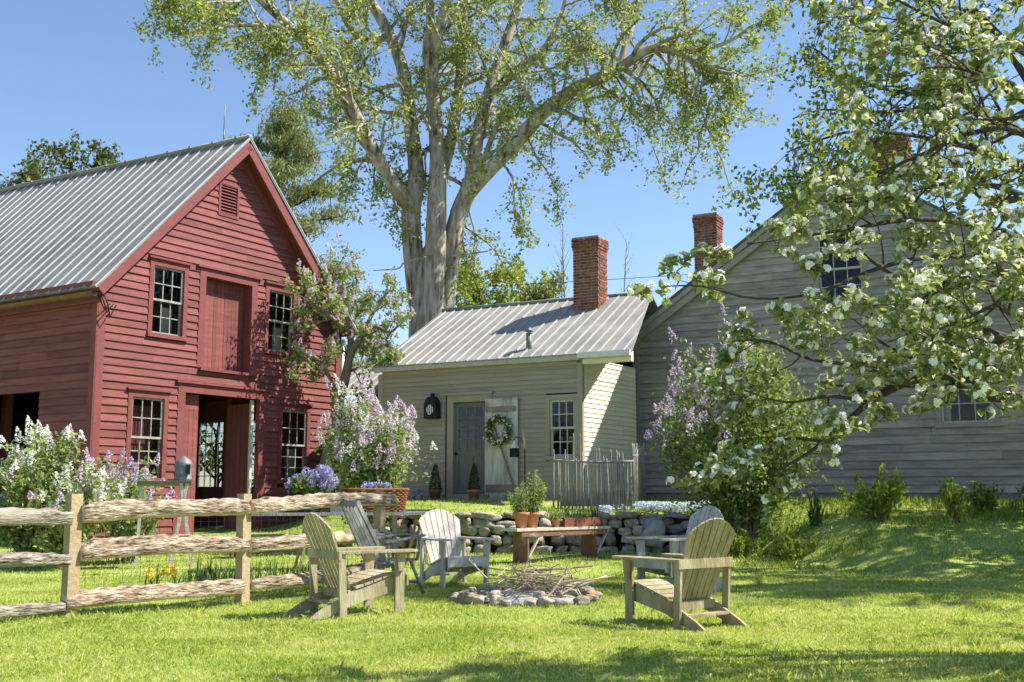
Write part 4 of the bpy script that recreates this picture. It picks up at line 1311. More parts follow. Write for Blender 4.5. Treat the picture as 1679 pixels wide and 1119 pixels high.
# ------------------------------------------------------------------ trestle table with basket, bucket, bin (left of the wall)
T0, T1 = V(-4.05, 16.9, 0), V(-1.15, 17.9, 0)
td = (T1 - T0).normalized(); tn = V(td.y, -td.x, 0)
tt = empty('trestle_table', ((T0 + T1) / 2 + Z * .05).to_tuple(), 'long gray trestle table behind the log fence with a lower shelf plank', 'table')
def tb(mb, x, y, z): mb.fbox(T0 + Z * .05, td, tn, Z, x, y, z)
TL = (T1 - T0).length
mb = MB()
for k in range(3): tb(mb, (-.1, TL + .1), (-.3 + k * .2, -.105 + k * .2), (.82, .865))
mb.build('tabletop', m_ch_dark, tt)
mb = MB(); tb(mb, (.0, TL - .3), (-.12, .12), (.5, .535)); mb.build('shelf', m_ch_dark, tt)
for x in (.95, TL - .35):
    for s in (-1, 1):
        mb = MB(); p = T0 + Z * .05; mb.beam(p + td * (x - .16) + tn * (s * .24) - Z * .02, p + td * (x + .02) + tn * (s * .2) + Z * .82, .06, .035, up=td); mb.build('leg', m_postwood, tt)
        mb = MB(); mb.beam(p + td * (x + .2) + tn * (s * .25) - Z * .02, p + td * (x + .04) + tn * (s * .17) + Z * .82, .06, .035, up=td); mb.build('leg', m_postwood, tt)
def tpt(x, y, z=.866): return T0 + td * x + tn * y + Z * (.05 + z)
# wicker basket, blue flowers
bk_ = empty('wicker_basket', tpt(2.0, .05).to_tuple(), 'wide brown wicker basket with blue flowers on the trestle table', 'basket')
mb = MB(); c = tpt(2.0, .05)
for j in range(13):
    z = j * .028; e = 1 + .12 * j / 12
    ring = []
    for k in range(41):
        a = 2 * math.pi * k / 40
        sx = math.copysign(abs(math.cos(a)) ** .6, math.cos(a)) * .44 * e; sy = math.copysign(abs(math.sin(a)) ** .6, math.sin(a)) * .2 * e
        ring.append(c + td * sx + tn * (sy + .012 * (1 if (k + j) % 2 else -1)) + Z * (z + .015))
    mb.tube(ring, .016 if j < 12 else .024, 5, cap=False)
mb.build('basket_weave', m_wicker, bk_)
mb = MB(); mb.fbox(c, td, tn, Z, (-.4, .4), (-.16, .16), (.0, .02)); mb.build('basket_base', m_wicker, bk_)


def flower_heads(parent, name, centers, r, mat, n=60, s=.03):
    P = np.concatenate([np.array(q) + rand_dirs(n) * r * nr.uniform(.6, 1.05, n)[:, None] for q in centers])
    return fast_mesh(name, leaf_verts(P, s, s * .8), 4, mat, parent)


flower_heads(bk_, 'blue_flowers', [c + td * x + Z * .4 + tn * y for x, y in ((-.18, .02), (-.08, .08), (.05, .02), (.0, -.1), (.15, .06))], .075, lf_blue, 110, .035)
P = cloud(500, c + Z * .34, (.3, .12, .05), 12, .05)
fast_mesh('foliage', leaf_verts(P, .07, .03), 4, lf_lilac, bk_)
# gray bin
mb = MB(); c2 = tpt(1.42, .08); mb.fbox(c2, td, tn, Z, (-.17, .17), (-.14, .14), (0, .02))
for s in (-1, 1):
    mb.fbox(c2, td, tn, Z, (-.17, .17), (s * .14 - .008, s * .14 + .008), (.0, .27)); mb.fbox(c2, td, tn, Z, (s * .162 - .008, s * .162 + .008), (-.131, .131), (.0, .269))
bn_ = mb.build('metal_bin', m_zinc); tag(bn_, 'open gray galvanised bin between the lilac bucket and the wicker basket', 'bin')
# bucket of cut lilac
c3 = tpt(1.02, .0)
bq = empty('lilac_bucket', c3.to_tuple(), 'galvanised bucket of cut mauve-blue lilac on the trestle table', 'flower bucket')
mb = MB(); mb.lathe(c3, [(.11, 0), (.15, .27), (.156, .27), (.156, .285), (.14, .285), (.12, .2), (0, .19)], 16); mb.build('bucket', m_zinc, bq)
tips = []
mb = MB()
for k in range(20):
    a = rnd.uniform(0, 6.28); q = rnd.uniform(.12, .44)
    tip = c3 + V(math.cos(a) * q, math.sin(a) * q * .8, .3 + .42 * rnd.uniform(.35, 1) - q * .35)
    mb.tube([c3 + Z * .15, c3 + Z * .32 + V(math.cos(a), math.sin(a), 0) * .08, tip], [.006, .005, .004], 4); tips.append(tip)
mb.build('stem', m_lilacbark, bq)
flower_heads(bq, 'blossom', tips + [t + V(rnd.gauss(0, .03), 0, .06) for t in tips], .07, leafmat("violet_blue_petal", [(.26, .22, .46), (.4, .36, .6), (.56, .52, .7)], .3, .6), 90, .028)
P = cloud(700, c3 + Z * .42, (.34, .3, .16), 20, .07)
fast_mesh('foliage', leaf_verts(P, .09, .05), 4, lf_lilac, bq)
# flat stones / planks where the slope meets the wall
for k, (x, y, z, w, lab) in enumerate([(-1.75, 20.0, .78, 1.0, 'dark gray weathered bench plank at the left end of the stone wall')]):
    pb = empty('low_bench', (x, y, ground_z(x, y)), lab, 'bench')
    gz = ground_z(x, y)
    mb = MB(); mb.box((x, y, z + .12), (w, .3, .05), Matrix.Rotation(.08, 3, 'Z')); mb.build('seat', m_ch_dark, pb)
    for s in (-1, 1):
        mb = MB(); mb.box((x + s * w * .36, y, (gz + z + .09) / 2), (.08, .24, z + .09 - gz), Matrix.Rotation(.08, 3, 'Z')); mb.build('leg', m_ch_dark, pb)

# ------------------------------------------------------------------ trough stand with galvanised feeder in front of the barn
G0 = V(-5.72, 17.5, 0); gd = V(.94, .34, 0).normalized(); gn = V(gd.y, -gd.x, 0)
gs = empty('trough_stand', (G0 + gd * .3 + Z * .05).to_tuple(), 'gray metal trough on splayed wooden legs in front of the barn', 'trough')
mb = MB(); prof = [(math.pi + math.pi * k / 8) for k in range(9)]
for a, b in zip(prof, prof[1:]):
    for r_ in (.14,):
        q = lambda x, an, r: G0 + gd * x + gn * (r * math.cos(an)) + Z * (1.4 + r * .55 * math.sin(an))
        mb.hexa([q(-.2, a, .14), q(.62, a, .14), q(.62, b, .14), q(-.2, b, .14), q(-.2, a, .128), q(.62, a, .128), q(.62, b, .128), q(-.2, b, .128)])
for k in range(24): mb.lathe(G0 + gd * (-.2 + k * .035) + gn * .145 + Z * 1.395, [(.012, 0), (.012, .01)], 6)
mb.build('trough_pan', m_zinc, gs)
for x in (.5,):
    for s in (-1, 1):
        mb = MB(); mb.beam(G0 + gd * (x - .16) + gn * (.1 * s) + Z * .02, G0 + gd * (x + .06) + gn * (.1 * s) + Z * 1.4, .04, .05, up=gd); mb.build('leg', m_bleached, gs)
        mb = MB(); mb.beam(G0 + gd * (x + .2) + gn * (.1 * s) + Z * .02, G0 + gd * (x - .04) + gn * (.1 * s) + Z * 1.38, .04, .05, up=gd); mb.build('leg', m_bleached, gs)
mb = MB(); mb.beam(G0 + gd * -.15 + Z * .02, G0 + gd * -.13 + Z * 1.34, .04, .05, up=gd); mb.build('leg', m_bleached, gs)
c4 = G0 + gd * .5 + Z * 1.402
gf_ = empty('poultry_feeder', c4.to_tuple(), 'domed galvanised feeder can standing on the end of the metal trough', 'feeder')
mb = MB(); mb.lathe(c4, [(.14, 0), (.14, .05), (.13, .06), (.142, .24), (.147, .26), (.105, .33), (.045, .37), (.025, .39), (0, .395)], 18); mb.build('feeder_can', m_zinc, gf_)
mb = MB(); p = c4 + gn * .125 + gd * .06; mb.fbox(p, gd, gn, Z, (-.03, .03), (0, .03), (.1, .26)); mb.build('feeder_slot', m_iron, gf_)
# low metal trough by the door
c5 = V(-4.75, 19.4, ground_z(-4.75, 19.4) + .0)
mb = MB(); mb.lathe(c5 + Z * .12, [(.2, 0), (.34, .1), (.36, .13), (.33, .12), (.2, .03), (0, .03)], 16)
for a in (0, 2.1, 4.2): mb.tube([c5 + V(.2 * math.cos(a), .2 * math.sin(a), 0), c5 + V(.2 * math.cos(a), .2 * math.sin(a), .13)], .02, 5)
tag(mb.build('metal_pan', m_zinc), 'dark round metal pan on short feet by the barn doorway', 'pan')

# utility line far behind the roofs
ul = empty('utility_line', (-6, 42, 0), 'thin utility wire strung across the sky behind the chimneys between two poles', 'wire')
mb = MB(); mb.tube([V(lerp(-19, 21, t), 42, 8.6 + 2.2 * t - 1.0 * 4 * t * (1 - t) * .4) for t in np.linspace(0, 1, 24)], .012, 4); mb.build('cable', m_iron, ul)
for x, h in ((-19, 8.6), (21, 10.8)):
    mb = MB(); mb.tube([V(x, 42, 0), V(x, 42, h + .3)], [.16, .11], 8); mb.build('pole', m_darkbark, ul)
# ------------------------------------------------------------------ vegetation
CT, ST = math.cos(PITCH), math.sin(PITCH)


def U(u, v, Y):
    """point of the place at distance Y that the survey of the photograph puts at (u, v)"""
    dx = (u - 839.5) / 1800.0; dy = (559.5 - v) / 1800.0
    r = V(dx, CT - dy * ST, ST + dy * CT)
    return V(0, 0, 1.2) + r * (Y / r.y)


def smooth_path(pts, rad, k=3):
    P = [Vector(p) for p in pts]; out = []; R = []
    n = len(P)
    for i in range(n - 1):
        p0, p1, p2, p3 = P[max(i - 1, 0)], P[i], P[i + 1], P[min(i + 2, n - 1)]
        for j in range(k):
            t = j / k
            out.append(.5 * ((2 * p1) + (p2 - p0) * t + (2 * p0 - 5 * p1 + 4 * p2 - p3) * t * t + (3 * p1 - p0 - 3 * p2 + p3) * t ** 3))
            R.append(lerp(rad[i], rad[i + 1], t))
    out.append(P[-1]); R.append(rad[-1])
    return out, R


class Tree:
    def __init__(s, seed):
        s.r = random.Random(seed); s.wood = MB(); s.tw = []; s.nleafpts = []

    def limb(s, pts, rad, n=9, wob=.0, k=3):
        P, R = smooth_path(pts, rad, k)
        s.wood.tube(P, R, n, wob=wob)
        return P, R

    def branch(s, p, d, L, r, seg=6, wander=.18, grav=0.0, n=5):
        P = [p.copy()]; d = d.normalized()
        for i in range(seg):
            d = (d + V(s.r.gauss(0, wander), s.r.gauss(0, wander), s.r.gauss(0, wander) + grav)).normalized()
            P.append(P[-1] + d * (L / seg))
        R = [lerp(r, r * .3, i / seg) for i in range(seg + 1)]
        s.wood.tube(P, R, n)
        return P, R

    def spread(s, P, R, count, L, t0, levels, ang=.9, wander=.18, grav=0.0, ratio=.55, nsub=5, bias=None, rf=.55, nn=5):
        """side branches off a path; the last level is remembered as leaf-bearing twigs"""
        m = len(P)
        for i in range(count):
            t = t0 + (1 - t0) * (i + s.r.random()) / count
            f = t * (m - 1); j = min(int(f), m - 2)
            p = P[j].lerp(P[j + 1], f - j); r = lerp(R[j], R[j + 1], f - j)
            d = (P[j + 1] - P[j]).normalized()
            q = V(s.r.gauss(0, 1), s.r.gauss(0, 1), s.r.gauss(0, 1))
            q = (q - d * q.dot(d)).normalized()
            dd = d * math.cos(ang) + q * math.sin(ang)
            if bias is not None: dd = dd + bias
            LL = L * s.r.uniform(.6, 1.25) * (1 - .3 * t)
            rr_ = min(r * rf, LL * .03 + .004)
            B, BR = s.branch(p, dd, LL, rr_, 5 if levels > 1 else 4, wander, grav, nn if levels > 1 else 3)
            if levels > 1:
                s.spread(B, BR, nsub, LL * ratio, .25, levels - 1, ang, wander, grav, ratio, nsub, bias, rf, max(3, nn - 1))
                s.tw.append(B[len(B) // 2:])
            else:
                s.tw.append(B)

    def leafpoints(s, per, jit):
        out = []; dirs = []
        for B in s.tw:
            A = np.array(B); k = len(A) - 1
            t = nr.uniform(.1, k, per)
            i = np.minimum(t.astype(int), k - 1); f = (t - i)[:, None]
            out.append(A[i] * (1 - f) + A[i + 1] * f); dirs.append(A[i + 1] - A[i])
        P = np.concatenate(out); D = np.concatenate(dirs)
        D /= np.linalg.norm(D, axis=1, keepdims=True) + 1e-9
        return P + nr.normal(size=P.shape) * jit, D


# ---- the big elm behind the cottage
YE = 36.0
elm = empty('elm_tree', (-2.7, YE, 1.0), 'huge pale-barked elm with spreading limbs towering behind the cottage', 'tree')
T = Tree(3)
pxm = YE / 1800.0


def EL(lst, n=10, wob=.03, ground=False):
    pts = [U(u, v, YE + dy) for u, v, w, dy in lst]
    rad = [w * pxm / 2 * lerp(.97, .84, sstep((v - 180) / 320)) for u, v, w, dy in lst]
    return T.limb(pts, rad, n, wob)


EL([(708, 800, 110, .0), (706, 560, 88, 0), (704, 500, 76, 0), (704, 440, 52, 0), (706, 400, 18, .2)], 14, .02)
A = EL([(694, 560, 46, .2), (688, 500, 44, .1), (678, 420, 40, 0), (674, 350, 36, 0), (683, 290, 30, .3), (674, 210, 26, .8), (664, 130, 24, 1.2), (640, 60, 22, 1.6), (600, -10, 18, 2), (560, -80, 13, 2.4), (520, -160, 8, 3)])
A1 = EL([(676, 345, 30, 0), (655, 318, 27, -.4), (628, 275, 25, -.8), (605, 235, 24, -1.2), (580, 185, 22, -1.6), (548, 130, 20, -1.9), (505, 75, 18, -2.2), (440, 12, 14, -2.6), (380, -40, 11, -3), (320, -70, 7, -3.4)])
B = EL([(708, 560, 50, -.3), (710, 480, 46, -.4), (714, 400, 40, -.4), (716, 330, 36, -.3), (718, 260, 30, 0), (712, 180, 25, .2), (708, 110, 24, 0), (722, 40, 20, -.3), (745, -40, 16, -.6), (750, -160, 9, -.8)])
B2 = EL([(714, 150, 20, 0), (700, 90, 18, .6), (706, 30, 16, 1), (700, -40, 13, 1.4), (690, -140, 8, 1.8)])
B3 = EL([(722, 290, 26, .3), (742, 220, 22, .9), (752, 150, 20, 1.2), (760, 60, 18, 1.5), (766, -30, 14, 1.8), (780, -140, 8, 2)])
C = EL([(722, 560, 48, .1), (730, 480, 44, .1), (740, 410, 38, 0), (752, 350, 34, 0), (772, 300, 30, -.2), (782, 230, 24, .2), (800, 160, 22, .5), (826, 80, 20, .8), (850, 10, 17, 1.1), (880, -80, 12, 1.4), (900, -170, 7, 1.6)])
C1 = EL([(764, 322, 28, -.2), (800, 282, 26, -.6), (845, 235, 25, -1), (890, 185, 24, -1.4), (940, 148, 22, -1.8), (990, 125, 20, -2.1), (1030, 102, 17, -2.4), (1068, 80, 15, -2.6), (1110, 85, 12, -2.8), (1150, 110, 10, -3), (1200, 122, 6, -3.2)])
C2 = EL([(812, 150, 16, .5), (845, 120, 14, .2), (880, 92, 12, -.2), (905, 60, 10, -.5), (925, 10, 8, -.8), (940, -60, 5, -1)])
C3 = EL([(1015, 110, 12, -2.2), (1030, 60, 11, -2), (1045, 10, 9, -1.8), (1040, -60, 6, -1.6)])
C4 = EL([(1075, 82, 9, -2.6), (1140, 85, 7, -2.8), (1200, 66, 6, -3), (1235, 40, 4, -3.2)])
A2 = EL([(520, 92, 11, -2.1), (480, 55, 9, -2.4), (430, 42, 7, -2.8), (350, 45, 5, -3.2), (310, 55, 3, -3.4)])
A3 = EL([(640, 60, 15, 1.6), (600, 65, 13, 1.2), (570, 40, 11, .9), (540, -30, 8, .6)])
D1 = EL([(705, 420, 5, -.8), (665, 430, 4, -1.4), (655, 440, 3, -1.6), (640, 442, 2.5, -1.8), (612, 444, 1.5, -2)], 5)
D2 = EL([(740, 420, 5, -.8), (775, 416, 4, -1.2), (800, 412, 2.5, -1.5)], 5)
D3 = EL([(760, 300, 14, .6), (790, 270, 12, .4), (805, 230, 10, .2), (820, 200, 8, 0), (850, 190, 5, -.3)], 6)
T.tw = []
up = V(0, 0, .1)
for (P, R), c, L, t0, g in [(A, 17, 3.4, .36, -.05), (A1, 30, 3.4, .22, -.07), (B, 15, 2.8, .42, -.03), (B2, 8, 2.6, .15, -.03), (B3, 12, 2.8, .3, -.03),
                            (C, 17, 3.0, .36, -.05), (C1, 32, 3.3, .25, -.08), (C2, 10, 2.6, .1, -.05), (C3, 10, 2.6, .05, -.04), (C4, 9, 2.0, .1, -.05), (A2, 12, 2.4, .1, -.07), (A3, 9, 2.6, .1, -.05), (D3, 5, 1.6, .4, -.05)]:
    T.spread(P, R, c, L, t0, 2, 1.0, .2, g, .55, 6, None, .5)
# drooping sprays under the right limb and by the trunk
for u, v, dy, L, c in [(820, 262, -.9, 3.2, 5), (860, 220, -1.2, 3.2, 4), (1010, 118, -2.1, 4.4, 5), (1070, 90, -2.6, 4.6, 4), (1140, 110, -2.9, 3.4, 4), (1160, 118, -3, 4.6, 4), (755, 360, 1.0, 3.0, 6), (775, 330, .8, 3.2, 6),
                       (600, 232, -1.2, 2.6, 5), (560, 150, -1.8, 3.4, 5), (640, 290, -.6, 2.2, 4), (470, 40, -2.4, 2.8, 5), (400, 0, -2.9, 3.2, 6), (940, 148, -1.8, 2.0, 3), (1200, 122, -3.2, 2.4, 5), (690, 250, -.5, 2.0, 4), (715, 200, -.6, 2.0, 4), (350, -50, -3.2, 3.2, 6), (320, -60, -3.3, 3.4, 6)]:
    for _ in range(2):
        p = U(u + T.r.uniform(-15, 15), v, YE + dy)
        P, R = T.branch(p, V(T.r.uniform(-.5, .5), T.r.uniform(-.5, .5), -.35), L, .045, 7, .18, -.16, 4)
        T.spread(P, R, c + 3, 1.1, .25, 1, .8, .2, -.12, .5, 3)
        T.tw.append(P[4:])
T.wood.build('trunk', m_elmbark, elm)
P, D = T.leafpoints(32, .12)
fast_mesh('crown', leaf_verts(P, .135, .085, None, 0), 4, lf_elm, elm)
NELM = len(P)


def simple_tree(name, label, base, height, spread_, leafmat_, leaf=.18, per=16, seed=1, barkmat=m_darkbark, limbs=14, t0=.25, grav=0.0, cat='tree', group=None, jit=.15, levels=2, sub=5, lean=(0, 0), asp=.6, ang=.9):
    r = empty(name, base, label, cat, group)
    T = Tree(seed); b = Vector(base)
    pts = [b + V(lean[0] * t + T.r.gauss(0, .012) * height * t, lean[1] * t + T.r.gauss(0, .012) * height * t, height * .94 * t) for t in (-.03, .12, .3, .5, .7, .87, 1)]
    P, R = T.limb(pts, [height * .022 * q for q in (1.25, 1, .85, .66, .45, .25, .08)], 8)
    T.spread(P, R, limbs, spread_, t0, levels, ang, .16, grav, .5, sub)
    T.wood.build('trunk', barkmat, r)
    P, D = T.leafpoints(per, jit)
    fast_mesh('crown', leaf_verts(P, leaf, leaf * asp), 4, leafmat_, r)
    return r


def pine(name, label, base, height, rad, seed, group=None, n=34, mat=lf_pine, pern=70):
    """whorled branches carrying upturned needle tufts"""
    r = empty(name, base, label, 'tree', group)
    T = Tree(seed); b = Vector(base)
    P, R = T.limb([b, b + Z * height * .5, b + Z * height], [height * .02, height * .013, .03], 8)
    tufts = []
    for i in range(n):
        t = .22 + .76 * (i + T.r.random() * .6) / n
        a = T.r.uniform(0, 6.28)
        L = rad * (1 - t) ** .7 * T.r.uniform(.7, 1.2) + .3
        p = b + Z * height * t
        B, BR = T.branch(p, V(math.cos(a), math.sin(a), .25), L, .05 + .012 * L, 6, .07, .0, 4)
        for j in range(2, 7):
            for _ in range(3):
                q = B[min(j, 6)] + V(T.r.gauss(0, .3), T.r.gauss(0, .3), T.r.gauss(.12, .13)) * (.6 + L * .16)
                tufts.append(q)
            if j > 3:
                T.wood.tube([B[j - 1], B[min(j, 6)] + V(T.r.gauss(0, .4), T.r.gauss(0, .4), .15)], [.02, .008], 3)
    T.wood.build('trunk', m_darkbark, r)
    C = np.array([list(q) for q in tufts])
    Pn = np.repeat(C, pern, axis=0) + nr.normal(size=(len(C) * pern, 3)) * np.array([.26, .26, .11]) * (rad / 5.5)
    d = rand_dirs(len(Pn)); d[:, 2] = abs(d[:, 2]) + .2
    fast_mesh('crown', leaf_verts(Pn, .3 * rad / 5, .045 * rad / 5, d, .2), 4, mat, r)
    return r


pine('pine_tree', 'tall white pine with feathery boughs behind the red barn gable', (-9.7, 44, .8), 16.2, 6.2, 5, n=40, pern=42)
for i, (u, v, Y, h, sp, lab, mt) in enumerate([(15, 258, 42, 0, 2.6, 'bushy dark tree at the far left above the barn ridge', lf_darkleaf), (75, 270, 46, 0, 2.4, 'shorter round tree peeping over the barn ridge second from the left', lf_darkleaf),
                                           (132, 226, 44, 0, 1.6, 'slender airy young tree rising over the barn ridge', lf_darkleaf), (158, 218, 47, 0, 1.3, 'thin upright young tree, tallest over the barn ridge', lf_darkleaf), (198, 250, 45, 0, 1.0, 'small twiggy treetop just showing over the barn ridge near the pine', lf_darkleaf)]):
    top = U(u, v, Y)
    simple_tree('background_tree', lab, (top.x, Y, .8), top.z - .8, sp, mt, .2, 16, 20 + i, limbs=22, t0=.45, group='trees behind the barn', ang=.6)
for i, (u, v, Y, sp, lab, mt) in enumerate([(782, 438, 48, 2.4, 'bright green round tree behind the cottage ridge beside the elm trunk', lf_spruce), (852, 448, 50, 2.3, 'yellow-green tree behind the cottage ridge, nearer the chimney', lf_spruce), (882, 462, 47, 1.5, 'darker small tree touching the cottage ridge left of the chimney', lf_pine)]):
    top = U(u, v, Y)
    simple_tree('background_tree', lab, (top.x, Y, 1), top.z - 1, sp, mt, .22, 22, 40 + i, limbs=30, t0=.35, group='trees behind the cottage', ang=.8)
for i, (u, v, lab) in enumerate([(912, 420, 'bare twiggy sapling left of the cottage chimney'), (938, 372, 'taller bare sapling close behind the cottage chimney'), (1012, 400, 'bare sapling right of the cottage chimney')]):
    top = U(u, v, 40); r = empty('bare_sapling', (top.x, 40, 1), lab, 'sapling', 'bare saplings behind the cottage')
    T = Tree(60 + i); P, R = T.branch(V(top.x, 40, .8), V(0, 0, 1), top.z - .8, .05, 8, .02, 0, 5)
    T.spread(P, R, 26, 1.1, .4, 1, .5, .1, .1, .5)
    T.wood.build('trunk', m_lilacbark, r)
    Pp, D = T.leafpoints(5, .05); fast_mesh('buds', leaf_verts(Pp, .06, .03), 4, lf_elm, r)


# ---- lilacs
def panicles(parent, centers, length, rad, mat, n=70, s=.036, axis=None, name='blossom'):
    C = np.array([list(c) for c in centers]); m = len(C)
    ax = rand_dirs(m) * .45 + np.array([0, 0, 1.0]) if axis is None else axis
    ax /= np.linalg.norm(ax, axis=1, keepdims=True)
    t = nr.uniform(0, 1, (m, n)); a = nr.uniform(0, 6.283, (m, n))
    e1 = np.cross(ax, np.array([1.0, .2, .1])); e1 /= np.linalg.norm(e1, axis=1, keepdims=True); e2 = np.cross(ax, e1)
    q = rad * (1 - t) ** .7 * nr.uniform(.6, 1.1, (m, n))
    L = (length * nr.uniform(.6, 1.2, m))[:, None, None]
    P = C[:, None, :] + ax[:, None, :] * t[..., None] * L + e1[:, None, :] * (q * np.cos(a))[..., None] + e2[:, None, :] * (q * np.sin(a))[..., None]
    P = P.reshape(-1, 3)
    return fast_mesh(name, leaf_verts(P, s, s * .85), 4, mat, parent)


def lilac(name, label, base, height, rad, seed, nleaf, leaf, lmat, bmats, cat='shrub', stems=16, top=.35, npan=70, pan=(.16, .05), bside=None, open_=.0):
    r = empty(name, base, label, cat, None)
    T = Tree(seed); b = Vector(base)
    tips = []
    for k in range(stems):
        a = T.r.uniform(0, 6.28); q = rad * math.sqrt(T.r.random())
        tip = b + V(math.cos(a) * q, math.sin(a) * q, height * (1 - .45 * (q / rad) ** 2) * T.r.uniform(.75, 1))
        s0 = b + V(math.cos(a) * .12 * T.r.uniform(.3, 1.6), math.sin(a) * .12, -.05)
        P, R = T.limb([s0, s0.lerp(tip, .35) - V(math.cos(a), math.sin(a), 0) * q * .12, s0.lerp(tip, .7), tip], [.03, .022, .015, .006], 6)
        T.spread(P, R, 9, height * .28, .14, 1, .7, .2, .05, .5)
        T.tw.append(P[len(P) // 2:]); tips.append(tip)
    T.wood.build('stem', m_lilacbark, r)
    per = max(3, nleaf // len(T.tw))
    P, D = T.leafpoints(per, height * .035)
    P = P[P[:, 2] > base[2] + .1]
    fast_mesh('foliage', leaf_verts(P, leaf, leaf * .62, None, -.1), 4, lmat, r)
    ends = [B[-1] for B in T.tw if B[-1].z > base[2] + height * top]
    T.r.shuffle(ends)
    if bside: ends = [e for e in ends if bside(e - b)]
    ends = ends[:npan]
    ends = [e + ((e - b - Z * height * .4).normalized() * .07) for e in ends]
    k = len(bmats); 
    for i, bm in enumerate(bmats):
        e = ends[i::k]
        if e: panicles(r, e, pan[0], pan[1], bm)
    return r


lilac('lilac_bush', 'white-flowered lilac bush at the left, in front of the shaded barn wall', (-7.45, 17.7, .02), 2.15, 1.1, 2, 9000, .1, lf_lilacpale, [lf_white, lf_white, lf_palemauve], stems=26, npan=120, top=.4, pan=(.24, .08))
lilac('lilac_bush', 'small mauve lilac between the white-flowered bush and the barn corner', (-6.35, 18.3, .06), 1.62, .65, 3, 3200, .09, lf_lilacpale, [lf_purple, lf_palemauve], stems=12, npan=70, top=.4, pan=(.2, .07))
lilac('lilac_bush', 'big rounded pale mauve lilac bush between barn and cottage', (-2.72, 20.6, .5), 2.6, .7, 4, 11000, .085, lf_lilacpale, [lf_palemauve, lf_palemauve, lf_white], stems=30, npan=190, top=.42, pan=(.28, .075))
lilac('lilac_bush', 'tall purple lilac against the corner of the gray farmhouse', (4.25, 20.4, ground_z(4.25, 20.4)), 3.95, 1.35, 5, 22000, .09, lf_lilac, [lf_purple, lf_palemauve], stems=46, npan=130, top=.45, pan=(.28, .085), bside=lambda d: d.x < -.1)
# crooked lilac tree by the barn
lt = empty('lilac_tree', (-4.4, 26.3, .5), 'crooked old lilac tree leaning in front of the barn corner', 'tree')
T = Tree(9); YL = 26.3
def LP(l, n=8):
    return T.limb([U(u, v, YL + dy) for u, v, w, dy in l], [w * YL / 1800 / 2 for u, v, w, dy in l], n, .04)
LP([(530, 905, 30, 0), (533, 800, 27, 0), (540, 740, 24, 0), (553, 690, 23, .1), (553, 650, 22, .1), (545, 640, 16, .1)])
m1 = LP([(550, 668, 21, .1), (565, 625, 17, 0), (575, 580, 14, -.1), (592, 555, 11, -.1), (612, 535, 8, -.2), (640, 545, 5, -.2), (655, 530, 3, -.2)])
m2 = LP([(572, 590, 13, 0), (575, 540, 10, .2), (560, 500, 8, .3), (545, 460, 5, .4), (550, 440, 3, .4)])
m3 = LP([(575, 545, 8, .1), (555, 530, 7, -.2), (530, 510, 5, -.4), (505, 490, 3, -.5)])
m4 = LP([(592, 552, 8, 0), (608, 520, 6, .2), (622, 500, 4, .3), (635, 480, 3, .3), (650, 470, 2, .4)])
m5 = LP([(550, 650, 12, .1), (535, 610, 8, -.1), (515, 585, 6, -.3), (495, 590, 4, -.4)])
m6 = LP([(585, 565, 8, 0), (610, 575, 5, -.3), (635, 565, 3, -.4), (652, 585, 2, -.4)])
m7 = LP([(565, 610, 7, .1), (590, 600, 4, .3), (598, 560, 3, .5)])
T.tw = []
for (P, R), c, L in [(m1, 9, .75), (m2, 15, 1.0), (m3, 11, .94), (m4, 7, .62), (m5, 10, .8), (m6, 8, .62), (m7, 4, .6)]:
    T.spread(P, R, c, L, .25, 2, .9, .22, .03, .55, 4)
T.wood.build('trunk', m_lilacbark, lt)
P, D = T.leafpoints(19, .07)
fast_mesh('crown', leaf_verts(P, .095, .06), 4, lf_lilacpale, lt)
ends = [B[-1] for B in T.tw]; T.r.shuffle(ends)
panicles(lt, ends[:170], .18, .055, lf_palemauve)

sh_ = simple_tree('background_shrub', 'sunlit green shrub beyond the barn, seen through its rear windows', (-9.6, 36, .8), 4.2, 2.2, lf_spruce, .2, 16, 90, limbs=16, t0=.1, cat='shrub')

# ---- foundation plants and rough growth by the farmhouse
def leafy_plant(name, label, x, y, h, rad, n, leaf, mat, seed, cat='plant', group=None, bl=None):
    z = ground_z(x, y); r = empty(name, (x, y, z), label, cat, group)
    T = Tree(seed)
    for k in range(14):
        a = T.r.uniform(0, 6.28); q = rad * T.r.random()
        P, R = T.branch(V(x + math.cos(a) * .05, y + math.sin(a) * .05, z - .02), V(math.cos(a) * q, math.sin(a) * q, h), h * T.r.uniform(.7, 1.1), .009, 5, .1, 0, 4)
        T.tw.append(P[1:])
    T.wood.build('stem', m_lilacbark, r)
    P, D = T.leafpoints(n // 14, h * .06)
    fast_mesh('foliage', leaf_verts(P, leaf, leaf * .4, D, .2, .8), 4, mat, r)
    return r


leafy_plant('leafy_perennial', 'bushy bright green perennial clump in front of the farmhouse wall', 6.3, 19.2, .85, .75, 1500, .12, lf_shrub, 70)
leafy_plant('leafy_perennial', 'tall sparse leafy plant below the farmhouse window', 7.6, 19.0, .8, .35, 520, .12, lf_shrub, 71)
leafy_plant('leafy_perennial', 'low spreading green plant on the bank left of the bright perennial', 4.7, 18.7, .5, .75, 1300, .09, lf_shrub, 72)
leafy_plant('leafy_perennial', 'dark weedy clump near the right edge under the apple branches', 9.2, 19.3, .7, .8, 900, .11, lf_lilac, 73)
leafy_plant('leafy_perennial', 'weedy green clump between the tall sparse plant and the right edge', 8.4, 19.8, .6, .6, 700, .1, lf_lilac, 74)
leafy_plant('leafy_perennial', 'green shoots at the foot of the purple lilac', 4.0, 19.6, .5, .4, 600, .1, lf_shrub, 75)
z = ground_z(5.35, 19.6)
